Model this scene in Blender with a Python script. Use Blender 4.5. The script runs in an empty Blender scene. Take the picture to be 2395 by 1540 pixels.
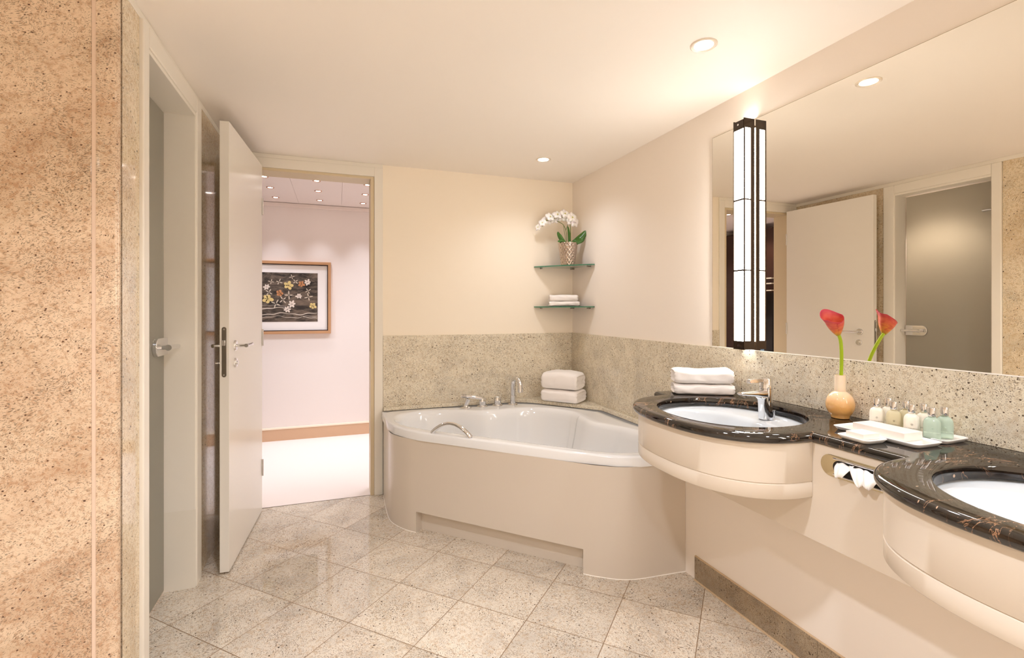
import bpy, bmesh, math, random
from mathutils import Vector, Matrix, noise
R = math.radians
PI = math.pi
SC = bpy.context.scene
COL = SC.collection

# ------------------------------------------------------------------ camera
F_PX = 1146.44
YAW = R(19.625)
HC = 1.229
cam_d = bpy.data.cameras.new('camera')
cam_d.sensor_fit = 'HORIZONTAL'
cam_d.sensor_width = 36.0
cam_d.lens = 36.0 * F_PX / 2395.0
cam_d.shift_y = -(770.0 - 723.8) / 2395.0
cam_d.clip_start = 0.02
cam = bpy.data.objects.new('camera', cam_d)
cam.location = (-1.689, -3.364, HC)
cam.rotation_euler = (PI / 2, 0, -YAW)
COL.objects.link(cam)
SC.camera = cam

# ------------------------------------------------------------------ world, exposure
w = bpy.data.worlds.new('world')
w.use_nodes = True
w.node_tree.nodes['Background'].inputs[0].default_value = (1, .86, .72, 1)
w.node_tree.nodes['Background'].inputs[1].default_value = 0.05
SC.world = w
SC.view_settings.view_transform = 'Standard'
SC.view_settings.look = 'None'
SC.view_settings.exposure = 0.79
SC.view_settings.gamma = 1.0
SC.view_settings.use_curve_mapping = False
SC.cycles.max_bounces = 10
SC.cycles.diffuse_bounces = 6
SC.cycles.glossy_bounces = 6
SC.cycles.transmission_bounces = 8
SC.cycles.sample_clamp_indirect = 4.0
SC.cycles.caustics_reflective = True
SC.cycles.caustics_refractive = False

WARM = (1.0, 1.06, 1.18)
HALLC = (1.0, 1.06, 1.17)


def spot(name, loc, power, color=WARM, size=R(150), blend=.6, radius=.05):
    d = bpy.data.lights.new(name, 'SPOT')
    d.energy = power
    d.color = color
    d.spot_size = size
    d.spot_blend = blend
    d.shadow_soft_size = radius
    o = bpy.data.objects.new(name, d)
    o.location = loc
    COL.objects.link(o)
    return o


def area(name, loc, rot, sx, sy, power, color=WARM):
    d = bpy.data.lights.new(name, 'AREA')
    d.shape = 'RECTANGLE'
    d.size = sx
    d.size_y = sy
    d.energy = power
    d.color = color
    o = bpy.data.objects.new(name, d)
    o.location = loc
    o.rotation_euler = rot
    COL.objects.link(o)
    return o


# ------------------------------------------------------------------ materials


def lin(h):
    h = h.lstrip('#')
    o = []
    for i in (0, 2, 4):
        c = int(h[i:i + 2], 16) / 255
        o.append(c / 12.92 if c <= .04045 else ((c + .055) / 1.055) ** 2.4)
    return (o[0], o[1], o[2], 1)


def pmat(name, col, rough=.5, metal=0, spec=.5, coat=0, trans=0, ior=1.5, emit=None, estr=0, sub=0):
    m = bpy.data.materials.new(name)
    m.use_nodes = True
    b = m.node_tree.nodes['Principled BSDF']
    b.inputs['Base Color'].default_value = lin(col) if isinstance(col, str) else col
    b.inputs['Roughness'].default_value = rough
    b.inputs['Metallic'].default_value = metal
    b.inputs['Specular IOR Level'].default_value = spec
    b.inputs['Coat Weight'].default_value = coat
    b.inputs['Coat Roughness'].default_value = .06
    b.inputs['Transmission Weight'].default_value = trans
    b.inputs['IOR'].default_value = ior
    if sub:
        b.inputs['Subsurface Weight'].default_value = sub
        b.inputs['Subsurface Radius'].default_value = (.02, .012, .006)
    if emit:
        b.inputs['Emission Color'].default_value = lin(emit) if isinstance(emit, str) else emit
        b.inputs['Emission Strength'].default_value = estr
    return m


class NT:
    """small helper around a node tree"""

    def __init__(s, m):
        s.t = m.node_tree
        s.b = s.t.nodes['Principled BSDF']

    def n(s, typ, **kw):
        x = s.t.nodes.new(typ)
        for k, v in kw.items():
            setattr(x, k, v)
        return x

    def l(s, a, b):
        s.t.links.new(a, b)

    def math(s, op, a, b=None, c=None):
        x = s.n('ShaderNodeMath', operation=op)
        for i, v in enumerate((a, b, c)):
            if v is None:
                continue
            if isinstance(v, (int, float)):
                x.inputs[i].default_value = v
            else:
                s.l(v, x.inputs[i])
        return x.outputs[0]

    def mix(s, f, a, b, blend='MIX'):
        x = s.n('ShaderNodeMix', data_type='RGBA', blend_type=blend)
        for sock, v in ((x.inputs[0], f), (x.inputs[6], a), (x.inputs[7], b)):
            if isinstance(v, (int, float)):
                sock.default_value = v
            elif isinstance(v, (tuple, list)):
                sock.default_value = v
            elif isinstance(v, str):
                sock.default_value = lin(v)
            else:
                s.l(v, sock)
        return x.outputs[2]

    def noise(s, vec, scale, detail=4, rough=.5, dist=0):
        x = s.n('ShaderNodeTexNoise')
        s.l(vec, x.inputs['Vector'])
        x.inputs['Scale'].default_value = scale
        x.inputs['Detail'].default_value = detail
        x.inputs['Roughness'].default_value = rough
        x.inputs['Distortion'].default_value = dist
        return x.outputs['Fac']

    def ramp(s, v, lo, hi):
        x = s.n('ShaderNodeMapRange', interpolation_type='SMOOTHSTEP')
        s.l(v, x.inputs[0])
        x.inputs[1].default_value = lo
        x.inputs[2].default_value = hi
        return x.outputs[0]

    def bump(s, h, strength=.2, dist=.002):
        x = s.n('ShaderNodeBump')
        x.inputs['Strength'].default_value = strength
        x.inputs['Distance'].default_value = dist
        s.l(h, x.inputs['Height'])
        s.l(x.outputs[0], s.b.inputs['Normal'])


def plaster(name, col, rough=.6):
    m = pmat(name, col, rough, spec=.25)
    k = NT(m)
    g = k.n('ShaderNodeNewGeometry')
    k.bump(k.noise(g.outputs['Position'], 160, 3), .05, .001)
    return m


def granite(name, light='#e3cfaa', grey='#b5a78e', rust='#b98f5f', dark='#46321f', tiles=False, rot=(0, 0, 0),
            rustiness=.0, rough=.07, seed=0.0, fleck=.55, spots=1.0, cloud=.6):
    m = pmat(name, light, rough, spec=.7)
    k = NT(m)
    g = k.n('ShaderNodeNewGeometry')
    pos = g.outputs['Position']
    joint = None
    if tiles:
        sep = k.n('ShaderNodeSeparateXYZ')
        k.l(pos, sep.inputs[0])
        u = k.math('DIVIDE', k.math('SUBTRACT', k.math('ADD', sep.outputs[0], sep.outputs[1]), -2.548), .4395)
        v = k.math('DIVIDE', k.math('SUBTRACT', k.math('SUBTRACT', sep.outputs[0], sep.outputs[1]), -.745), .4395)
        js = []
        ids = []
        for q in (u, v):
            fr = k.math('FRACT', q)
            ids.append(k.math('FLOOR', q))
            d = k.math('MINIMUM', fr, k.math('SUBTRACT', 1.0, fr))
            js.append(d)
        d = k.math('MINIMUM', js[0], js[1])
        joint = k.math('LESS_THAN', d, .0052)
        cx = k.n('ShaderNodeCombineXYZ')
        k.l(ids[0], cx.inputs[0])
        k.l(ids[1], cx.inputs[1])
        wn = k.n('ShaderNodeTexWhiteNoise', noise_dimensions='3D')
        k.l(cx.outputs[0], wn.inputs['Vector'])
        off = k.n('ShaderNodeVectorMath', operation='MULTIPLY_ADD')
        k.l(wn.outputs['Color'], off.inputs[0])
        off.inputs[1].default_value = (7, 7, 7)
        k.l(pos, off.inputs[2])
        # spin the grain of each tile about the vertical
        vr = k.n('ShaderNodeVectorRotate', rotation_type='Z_AXIS')
        k.l(off.outputs[0], vr.inputs['Vector'])
        k.l(k.math('MULTIPLY', k.math('FLOOR', k.math('MULTIPLY', wn.outputs['Value'], 3.99)), PI / 2), vr.inputs['Angle'])
        vec = vr.outputs[0]
        tilev = wn.outputs['Value']
    else:
        mp = k.n('ShaderNodeMapping')
        mp.inputs['Rotation'].default_value = rot
        mp.inputs['Location'].default_value = (seed, seed * 1.7, -seed)
        k.l(pos, mp.inputs['Vector'])
        vec = mp.outputs[0]
    # broad clouds
    st = k.n('ShaderNodeMapping')
    st.inputs['Scale'].default_value = (1.0, 2.2, 2.2)
    st.inputs['Rotation'].default_value = (.3, .2, .5)
    k.l(vec, st.inputs['Vector'])
    big = k.noise(st.outputs[0], 2.6, 5, .55, 1.2)
    c = k.mix(k.math('MULTIPLY', k.ramp(big, .44, .70), cloud), light, grey)
    if rustiness:
        r2 = k.noise(st.outputs[0], 1.7, 6, .6, 1.5)
        c = k.mix(k.math('MULTIPLY', k.ramp(r2, .40, .66), rustiness), c, rust)
    # fine warm mottling
    mot = k.noise(vec, 75, 4, .65, .3)
    c = k.mix(k.math('MULTIPLY', k.ramp(mot, .46, .64), .45), c, rust)
    # grey-brown flecks, stretched along the grain
    fs = k.n('ShaderNodeMapping')
    fs.inputs['Scale'].default_value = (150, 430, 430)
    fs.inputs['Rotation'].default_value = (.4, .5, .7)
    wv = k.n('ShaderNodeVectorMath', operation='MULTIPLY_ADD')
    nz = k.n('ShaderNodeTexNoise')
    k.l(vec, nz.inputs['Vector'])
    nz.inputs['Scale'].default_value = 7
    k.l(nz.outputs['Color'], wv.inputs[0])
    wv.inputs[1].default_value = (.10, .10, .10)
    k.l(vec, wv.inputs[2])
    k.l(wv.outputs[0], fs.inputs['Vector'])
    fl = k.noise(fs.outputs[0], 1.0, 3, .6)
    dens = k.noise(vec, 9, 3, .5)
    flm = k.ramp(k.math('ADD', fl, k.math('MULTIPLY', k.math('SUBTRACT', dens, .5), .20)), .535, .625)
    c = k.mix(k.math('MULTIPLY', flm, fleck), c, '#675542')
    lt = k.noise(fs.outputs[0], 1.7, 2, .5)
    c = k.mix(k.math('MULTIPLY', k.ramp(lt, .60, .72), .35), c, '#fff3dd')
    # dark garnet spots
    for sc_, th, rnd in ((70, .17, .66), (33, .105, .62)):
        vo = k.n('ShaderNodeTexVoronoi')
        vo.inputs['Scale'].default_value = sc_
        sq = k.n('ShaderNodeMapping')
        sq.inputs['Scale'].default_value = (.85, 1.1, 1.1)
        k.l(vec, sq.inputs['Vector'])
        k.l(sq.outputs[0], vo.inputs['Vector'])
        sepc = k.n('ShaderNodeSeparateColor')
        k.l(vo.outputs['Color'], sepc.inputs[0])
        gate = k.math('GREATER_THAN', sepc.outputs[0], rnd)
        size = k.math('MULTIPLY', k.math('ADD', k.math('MULTIPLY', sepc.outputs[1], .8), .45), th)
        hit = k.math('LESS_THAN', vo.outputs['Distance'], size)
        c = k.mix(k.math('MULTIPLY', k.math('MULTIPLY', hit, gate), .9 * spots), c, dark)
    if tiles:
        tn = k.n('ShaderNodeMapRange')
        k.l(tilev, tn.inputs[0])
        tn.inputs[3].default_value = .88
        tn.inputs[4].default_value = 1.04
        hs = k.n('ShaderNodeHueSaturation')
        k.l(tn.outputs[0], hs.inputs['Value'])
        k.l(c, hs.inputs['Color'])
        c = k.mix(joint, hs.outputs[0], '#8a7054')
        k.l(k.math('ADD', k.math('MULTIPLY', joint, .5), rough), k.b.inputs['Roughness'])
        wavy = k.noise(pos, 2.2, 2, .4)
        k.bump(k.math('SUBTRACT', k.math('MULTIPLY', wavy, .25), joint), .05, .0012)
    k.l(c, k.b.inputs['Base Color'])
    return m


def black_marble(name):
    m = pmat(name, '#17110c', .05, spec=.9)
    k = NT(m)
    g = k.n('ShaderNodeNewGeometry')
    pos = g.outputs['Position']
    n1 = k.noise(pos, 9, 6, .62, 1.0)
    c = k.mix(k.ramp(n1, .45, .75), '#130d09', '#2c2118')
    fine = k.noise(pos, 90, 4, .6)
    c = k.mix(k.math('MULTIPLY', k.ramp(fine, .55, .72), .5), c, '#3c2f24')
    # thin pinkish veins
    vr = k.n('ShaderNodeMapping')
    vr.inputs['Scale'].default_value = (1.0, 2.8, 1.0)
    vr.inputs['Rotation'].default_value = (.2, .5, .8)
    k.l(pos, vr.inputs['Vector'])
    v1 = k.noise(vr.outputs[0], 6.5, 7, .62, 1.4)
    line = k.math('ABSOLUTE', k.math('SUBTRACT', v1, .5))
    mask = k.noise(pos, 5.5, 2, .5)
    vein = k.math('MULTIPLY', k.math('SUBTRACT', 1.0, k.ramp(line, .0, .013)), k.ramp(mask, .50, .60))
    c = k.mix(k.math('MULTIPLY', vein, .8), c, '#b98a68')
    vo = k.n('ShaderNodeTexVoronoi')
    vo.inputs['Scale'].default_value = 34
    k.l(vr.outputs[0], vo.inputs['Vector'])
    sepc = k.n('ShaderNodeSeparateColor')
    k.l(vo.outputs['Color'], sepc.inputs[0])
    hit = k.math('MULTIPLY', k.math('LESS_THAN', vo.outputs['Distance'], .13), k.math('GREATER_THAN', sepc.outputs[0], .74))
    c = k.mix(k.math('MULTIPLY', hit, .75), c, '#c9a78a')
    k.l(c, k.b.inputs['Base Color'])
    return m


def terry(name):
    m = pmat(name, '#fbf4ef', .95, spec=.1)
    k = NT(m)
    g = k.n('ShaderNodeNewGeometry')
    k.bump(k.noise(g.outputs['Position'], 700, 3, .7), .35, .002)
    k.b.inputs['Sheen Weight'].default_value = .4
    return m


M = {}
M['wall'] = plaster('wall_paint_cream', '#faeedb')
M['wall_r'] = plaster('wall_paint_blush', '#f8eee3')
M['ceil'] = plaster('ceiling_paint', '#faf2e8')
M['hall'] = plaster('hall_paint', '#f7ede9')
M['hallceil'] = plaster('hall_ceiling_paint', '#fbf0ec')
M['lacquer'] = pmat('white_lacquer', '#efe8db', .28, spec=.45)
M['doorwhite'] = pmat('door_lacquer', '#ece6dc', .22, spec=.5)
M['cabinet'] = pmat('vanity_lacquer', '#e0d3c2', .22, spec=.45)
M['panel'] = pmat('bath_panel_lacquer', '#d6cabb', .25, spec=.45)
M['acrylic'] = pmat('tub_acrylic', '#ecebea', .08, spec=.5, coat=.4)
M['ceramic'] = pmat('basin_ceramic', '#d2d7db', .06, spec=.5, coat=.5)
M['chrome'] = pmat('polished_chrome', '#e6e6e8', .05, metal=1)
M['steel'] = pmat('satin_steel', '#8d867c', .3, metal=1)
M['bronze'] = pmat('dark_bronze', '#3a2c20', .2, metal=.5, spec=.6)
M['mirror'] = pmat('mirror_silver', '#f3eee4', .0, metal=1)
M['granite_floor'] = granite('granite_floor_tiles', '#e3d7c5', '#c6bcae', '#c09c72', tiles=True, rough=.045, fleck=.8, cloud=.7)
M['granite'] = granite('granite_splashback', '#eae0ca', '#c5bdad', '#bfa67f', seed=3.1, fleck=.8, cloud=.5)
M['granite_left'] = granite('granite_left_wall', '#ead9bb', '#c3b8a2', '#bf9a6c', seed=8.3, rot=(.9, .3, 1.1), rustiness=.25, fleck=.6)
M['granite_pillar'] = granite('granite_warm_slab', '#e4cbae', '#c8ae90', '#a56f42', '#4f2c18', seed=12.7, rot=(0, .35, 0), rustiness=.38, fleck=.75, rough=.08)
M['granite_kick'] = granite('granite_skirting', '#ab987e', '#857766', '#8f7350', seed=5.3, rot=(.3, .8, 0), fleck=1.0)
M['black'] = black_marble('black_marble')
M['terry'] = terry('terry_cotton')
M['sealant_glint'] = pmat('white_sealant_and_glint', '#fdf6ec', .4)
M['soap'] = pmat('white_card_box', '#f3e9df', .45)
M['traym'] = pmat('white_porcelain_tray', '#fbf7f2', .12, coat=.4)
M['glassg'] = pmat('shelf_glass', '#dff3e6', .0, trans=1, ior=1.5)
M['glassedge'] = pmat('shelf_glass_edge', '#5fa583', .08, spec=.6, trans=.5)
M['carpet'] = plaster('hall_carpet', '#f5e7df', .95)
M['darkgap'] = pmat('dark_gap', '#1b130e', .7)
M['lampglow'] = pmat('lamp_opal', '#ffffff', .4, emit='#fffaf4', estr=17)
M['dlglow'] = pmat('downlight_glow', '#ffffff', .4, emit='#fff6ea', estr=14)
M['dlring'] = pmat('downlight_ring', '#f0e4d4', .2, metal=.3)

# ------------------------------------------------------------------ mesh helpers


def bm_():
    return bmesh.new()


def box(bm, x0, x1, y0, y1, z0, z1):
    vs = [bm.verts.new((x, y, z)) for x in (x0, x1) for y in (y0, y1) for z in (z0, z1)]
    for f in ((0, 1, 3, 2), (4, 6, 7, 5), (0, 4, 5, 1), (2, 3, 7, 6), (0, 2, 6, 4), (1, 5, 7, 3)):
        bm.faces.new([vs[i] for i in f])
    return vs


def ring(bm, pts):
    return [bm.verts.new(p) for p in pts]


def bridge(bm, a, b, closed=True):
    n = len(a)
    for i in range(n if closed else n - 1):
        j = (i + 1) % n
        bm.faces.new((a[i], a[j], b[j], b[i]))


def loft(bm, rings, closed=True, cap0=True, cap1=True):
    rs = [ring(bm, r) for r in rings]
    for a, b in zip(rs, rs[1:]):
        bridge(bm, a, b, closed)
    if cap0:
        bm.faces.new(rs[0])
    if cap1:
        bm.faces.new(rs[-1])
    return rs


def prism(bm, pts, z0, z1):
    loft(bm, [[(x, y, z0) for x, y in pts], [(x, y, z1) for x, y in pts]])


def lathe(bm, prof, c=(0, 0, 0), n=32, sx=1, sy=1, cap0=True, cap1=True):
    loft(bm, [[(c[0] + r * sx * math.cos(2 * PI * i / n), c[1] + r * sy * math.sin(2 * PI * i / n), c[2] + z) for i in range(n)] for r, z in prof], cap0=cap0, cap1=cap1)


def frame_for(t, up=Vector((0, 0, 1))):
    t = t.normalized()
    if abs(t.dot(up)) > .95:
        up = Vector((1, 0, 0))
    a = t.cross(up).normalized()
    return a, a.cross(t).normalized()


def tube(bm, pts, rad, n=14, cap=True, flat=1.0):
    pts = [Vector(p) for p in pts]
    rings = []
    prev = None
    for i, p in enumerate(pts):
        t = (pts[min(i + 1, len(pts) - 1)] - pts[max(i - 1, 0)])
        if t.length < 1e-9:
            t = Vector((0, 0, 1))
        t.normalize()
        if prev is None:
            a, b = frame_for(t)
        else:
            a = (prev - t * prev.dot(t))
            a = a.normalized() if a.length > 1e-6 else frame_for(t)[0]
            b = a.cross(t).normalized()
        prev = a
        r = rad[i] if isinstance(rad, (list, tuple)) else rad
        rings.append([p + a * (r * math.cos(2 * PI * k / n)) + b * (r * flat * math.sin(2 * PI * k / n)) for k in range(n)])
    loft(bm, rings, cap0=cap, cap1=cap)


def catmull(pts, n=8, closed=False):
    P = [Vector(p) for p in pts]
    out = []
    m = len(P)
    rng = range(m) if closed else range(m - 1)
    for i in rng:
        p0 = P[(i - 1) % m] if closed or i > 0 else P[i]
        p1 = P[i]
        p2 = P[(i + 1) % m]
        p3 = P[(i + 2) % m] if closed or i + 2 < m else p2
        for k in range(n):
            t = k / n
            out.append(.5 * ((2 * p1) + (p2 - p0) * t + (2 * p0 - 5 * p1 + 4 * p2 - p3) * t * t + (3 * p1 - p0 - 3 * p2 + p3) * t ** 3))
    if not closed:
        out.append(P[-1])
    return out


def wmat(o):
    m = Matrix.LocRotScale(o.location, o.rotation_euler, None)
    return wmat(o.parent) @ m if o.parent else m


def obj(name, bm, mat, parent=None, world=True, smooth=35, bevel=0, seg=2):
    """link bm as ONE mesh object; verts given in world space (or in the parent's space if world is False)"""
    if parent is not None and world:
        bm.transform(wmat(parent).inverted())
    bmesh.ops.recalc_face_normals(bm, faces=bm.faces[:])
    th = R(smooth)
    for f in bm.faces:
        f.smooth = smooth > 0
    for e in bm.edges:
        if len(e.link_faces) == 2:
            if e.calc_face_angle(0) > th:
                e.smooth = False
    me = bpy.data.meshes.new(name)
    bm.to_mesh(me)
    bm.free()
    for m in (mat if isinstance(mat, (list, tuple)) else [mat]):
        me.materials.append(m)
    o = bpy.data.objects.new(name, me)
    COL.objects.link(o)
    if parent is not None:
        o.parent = parent
    if bevel:
        b = o.modifiers.new('bevel', 'BEVEL')
        b.width = bevel
        b.segments = seg
        b.limit_method = 'ANGLE'
        b.angle_limit = R(40)
    return o


def tag(o, label, cat, group=None):
    o['label'] = label
    o['category'] = cat
    if group:
        o['group'] = group
    return o


def thing(name, label, cat, loc=(0, 0, 0), rotz=0, group=None):
    o = bpy.data.objects.new(name, None)
    o.empty_display_size = .05
    o.location = loc
    o.rotation_euler = (0, 0, rotz)
    COL.objects.link(o)
    return tag(o, label, cat, group)


def struct(name, bm, mat, parent=None, **kw):
    o = obj(name, bm, mat, parent, **kw)
    if parent is None:
        o['kind'] = 'structure'
    return o


def bx(name, mat, *b, parent=None, **kw):
    bm = bm_()
    box(bm, *b)
    return obj(name, bm, mat, parent, **kw)


def sbx(name, mat, *boxes, parent=None, **kw):
    bm = bm_()
    for b in boxes:
        box(bm, *b)
    return struct(name, bm, mat, parent, **kw)


def copy_tree(o, parent=None):
    c = o.copy()
    COL.objects.link(c)
    c.parent = parent
    for ch in list(o.children):
        copy_tree(ch, c)
    return c


# ------------------------------------------------------------------ the room
ZC = 2.19
XL = -2.285
YF = -4.7       # wall behind the camera
sbx('floor', M['granite_floor'], (-4.3, .2, YF, -.0005, -.12, 0), smooth=0)
sbx('ceiling', M['ceil'], (-4.3, .2, YF, .12, ZC, ZC + .12), smooth=0)
# back wall with the door opening: x -2.19 .. -1.48
sbx('wall_back', M['wall'], (-1.48, .2, 0, .12, 0, ZC), (-4.3, -2.19, 0, .12, 0, ZC), (-2.19, -1.48, 0, .12, 2.09, ZC), smooth=0)
sbx('wall_right', M['wall_r'], (0, .2, YF, 0, 0, ZC), smooth=0)
sbx('wall_right_lower', M['wall_r'], (-.153, -.0005, YF, -1.4755, 0, .812), smooth=0)
# left wall with the glass door opening y -1.434 .. -.853
G0, G1 = -1.434, -.853
sbx('wall_left', M['wall'], (XL - .115, XL - .015, -1.645, G0, 0, ZC), (XL - .115, XL - .015, G1, 0, 0, ZC),
    (XL - .115, XL - .015, G0, G1, 2.085, ZC), smooth=0)
# left room part beyond the block and walls behind the camera
sbx('wall_left_side', M['wall'], (-4.3, -4.18, YF, -1.66, 0, ZC), smooth=0)
sbx('wall_front', M['wall'], (-4.3, .2, YF - .12, YF, 0, ZC), smooth=0)
# toilet room shell behind the glass door
wc = pmat('toilet_room_wall', '#cfc3bb', .5)
sbx('wall_toilet', wc, (-3.72, -3.6, -1.66, 0, 0, ZC), (-3.6, XL - .115, -1.64, -1.6, 0, ZC), (-3.6, XL - .115, -.04, -.0005, 0, ZC), smooth=0)

# granite cladding on the left wall, a white strip above it up to the ceiling
sbx('trim_1', M['granite_left'], (XL - .015, XL, -1.622, -1.487, 0, 2.165), (XL - .015, XL, -.773, -.001, 0, 2.165), bevel=.001)
sbx('trim_2', M['lacquer'], (XL - .015, XL + .002, -1.64, -.001, 2.165, ZC), (XL + .002, -1.404, -.012, -.0005, 2.165, ZC), bevel=.002)
# slab end with a rounded nose where the left wall starts, narrow slab, seam, wide slab
bm = bm_()
pts = [(-2.333, -1.64), (-2.333, -1.66)]
for i in range(9):
    a = -PI / 2 + PI * i / 8
    pts.append((-2.296 + .016 * math.cos(a), -1.646 + .014 * math.sin(a)))
pts.append((-2.296, -1.626))
pts.append((-2.333, -1.626))
prism(bm, pts, 0, ZC)
struct('trim_3', bm, M['granite_pillar'], smooth=50)
sbx('trim_4', M['granite_pillar'], (-4.18, -2.3435, -1.66, -1.626, 0, ZC), bevel=.0015)
sbx('trim_5', pmat('seam_filler', '#e2c8b2', .4), (-2.3432, -2.3333, -1.6585, -1.626, 0, ZC), smooth=0)
sbx('trim_6', M['granite_kick'], (-2.30, -2.2835, -1.6255, -1.6225, 0, 2.165), smooth=0)

# splashback slabs, jointed
bt = .01
sbx('trim_7', M['granite'], (-1.402, -bt - .0005, -bt, -.0003, .575, 1.051), bevel=.0008)
sbx('trim_8', M['granite'], (-bt, -.0003, -1.4745, -.0003, .575, 1.051), (-bt, -.0003, -1.668, -1.4745, .8565, 1.051),
    (-bt, -.0003, -2.73, -1.6695, .8565, 1.051), (-bt, -.0003, -4.0, -2.7315, .8565, 1.051), bevel=.0006)
sbx('trim_9', M['sealant_glint'], (-bt - .0006, -.0003, -4.0, -1.485, 1.0512, 1.0543), smooth=0)  # white strip paints the bright reflection off the splashback's polished top edge
# raised granite ledge round the back of the bath
bm = bm_()
led = [(-1.402, -.0101), (-1.402, -.034), (-1.05, -.037), (-.470, -.037), (-.368, -.104), (-.108, -.421), (-.039, -.505), (-.039, -1.474), (-.0101, -1.474), (-.0101, -.0101)]
prism(bm, led, .5565, .58)
struct('trim_10', bm, M['granite'], bevel=.002, smooth=30)

# skirting under the vanity
sbx('baseboard_right', M['granite_kick'], (-.161, -.1532, -1.70, -1.546, .004, .107), (-.161, -.1532, -2.15, -1.7012, .004, .107),
    (-.161, -.1532, -2.62, -2.1512, .004, .107), (-.161, -.1532, YF, -2.6212, .004, .107), bevel=.0006)
sbx('trim_11', pmat('sealant_beige', '#d8bc98', .5), (-.1612, -.1532, YF, -1.546, .107, .1105), (-.167, -.1532, YF, -1.546, 0.0002, .0055), bevel=.001)

# door frame in the back wall
sbx('trim_12', M['lacquer'], (-1.458, -1.4035, -.014, -.0005, 0, 2.165), (-2.284, -2.205, -.014, -.0005, 0, 2.165), (-2.205, -1.458, -.014, -.0005, 2.105, 2.165),
    bevel=.002)
sbx('trim_13', pmat('jamb_lacquer', '#d9c7a6', .35), (-1.482, -1.4585, -.006, .15, 0, 2.1049), (-2.204, -2.188, -.006, .15, 0, 2.1049), (-2.188, -1.482, -.006, .15, 2.088, 2.1049), bevel=.001)
# steel threshold strip
sbx('trim_14', M['steel'], (-2.188, -1.482, -.001, .004, -.002, .0015), smooth=0)
# strike plate on the frame
sbx('trim_15', M['steel'], (-1.4845, -1.4822, .01, .03, .95, 1.14), bevel=.0008)

# glass door frame in the left wall
xf = XL + .012
sbx('trim_16', M['lacquer'], (XL - .015, xf, -1.486, G0 - .001, 0, 2.164), (XL - .015, xf, G1 + .001, -.774, 0, 2.164), (XL - .015, xf, G0 - .001, G1 + .001, 2.098, 2.164), bevel=.004)
sbx('trim_17', M['lacquer'], (XL - .12, xf - .006, G0 - .018, G0 + .002, 0, 2.0979), (XL - .12, xf - .006, G1 - .002, G1 + .018, 0, 2.0979), (XL - .12, xf - .006, G0 + .002, G1 - .002, 2.083, 2.0979), bevel=.0015)
sbx('trim_18', pmat('jamb_plinth_lacquer', '#ece4d5', .3), (XL - .118, xf - .005, G1 - .0032, G1 - .0021, 0, .345), smooth=0)

# ------------------------------------------------------------------ hall beyond the back door
YH = 1.684
sbx('floor_hall', M['carpet'], (-4.2, 1.2, 0, 2.0, -.12, .0008), smooth=0)
sbx('wall_hall', M['hall'], (-4.2, 1.2, YH, YH + .12, 0, 2.23), smooth=0)
sbx('wall_hall_right', M['hall'], (1.0, 1.12, .12, YH, 0, 2.4), smooth=0)
sbx('wall_hall_left', M['hall'], (-4.3, -4.18, .12, YH, 0, 2.4), smooth=0)
sbx('ceiling_hall', M['hallceil'], (-4.2, 1.2, .12, .72, 2.30, 2.45), (-4.2, -2.031, .7205, YH - .01, 2.229, 2.45), (-2.029, -1.651, .7205, YH - .01, 2.229, 2.45),
    (-1.649, 1.2, .7205, YH - .01, 2.229, 2.45), (-4.2, 1.2, .7205, 1.8, 2.24, 2.45), smooth=0)
sbx('trim_19', pmat('hall_cornice', '#f8ece6', .5), (-4.2, 1.0, YH - .018, YH - .0005, 2.19, 2.226), bevel=.004)
sbx('baseboard_hall', pmat('hall_skirting_wood', '#d9b494', .4), (-4.2, 1.0, YH - .012, YH - .0005, .0009, .107), smooth=0)
sbx('trim_20', pmat('hall_skirting_cap', '#fff3de', .3), (-4.2, 1.0, YH - .016, YH - .0005, .1072, .124), bevel=.002)

# ------------------------------------------------------------------ downlights


def downlight(name, label, x, y, z, r, power, color, group, flare=.72, size=R(140), blend=1.0, ringm=None, glowm=None):
    t = thing(name, label, 'ceiling light', (x, y, z), 0, group)
    bm = bm_()
    lathe(bm, [(r, 0), (r, -.003), (r * .93, -.0055), (r * flare, -.003), (r * flare, .0)], n=40, cap0=False, cap1=False)
    obj('trim_ring', bm, ringm or M['dlring'], t, world=False, smooth=50)
    bm = bm_()
    lathe(bm, [(r * flare, -.0012), (r * flare * .5, -.0016), (.001, -.0016)], n=32, cap0=False)
    obj('lamp_glass', bm, glowm or M['dlglow'], t, world=False)
    spot('downlight_lamp', (x, y, z - .012), power, color, size, blend, r * 1.3)
    return t


DL = 24
downlight('recessed_downlight', 'recessed round downlight in the cream ceiling above the washbasin', -.435, -1.921, ZC, .047, DL * .42, WARM, None)
downlight('recessed_downlight', 'recessed round downlight in the ceiling corner above the bathtub', -.445, -.473, ZC, .047, DL * .42, WARM, None)
for k, (x, y, p, lb) in enumerate(((-.435, -3.37, .55, 'above the second washbasin'), (-1.62, -3.75, 1.4, 'in the middle behind the viewer'), (-1.62, -2.45, 1.15, 'above the middle of the floor'), (-3.2, -2.6, .55, 'in the side bay near the stone wall'), (-3.1, -3.9, .8, 'in the side bay at the rear'))):
    downlight('recessed_downlight', 'unseen ceiling downlight added ' + lb, x, y, ZC, .047, DL * 2.3 * p, WARM, 'added ceiling downlights outside the picture')  # extra downlights out of view, added to fill the room with light
k = 0
rows = ('nearest the bathroom door', 'in the middle row', 'closest to the far hall wall')
cols = ('left', 'middle', 'right')
hr = pmat('hall_light_ring', '#d8a890', .3, metal=.4)
hg = pmat('hall_light_glow', '#ffffff', .4, emit='#fff8f0', estr=14)
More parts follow.
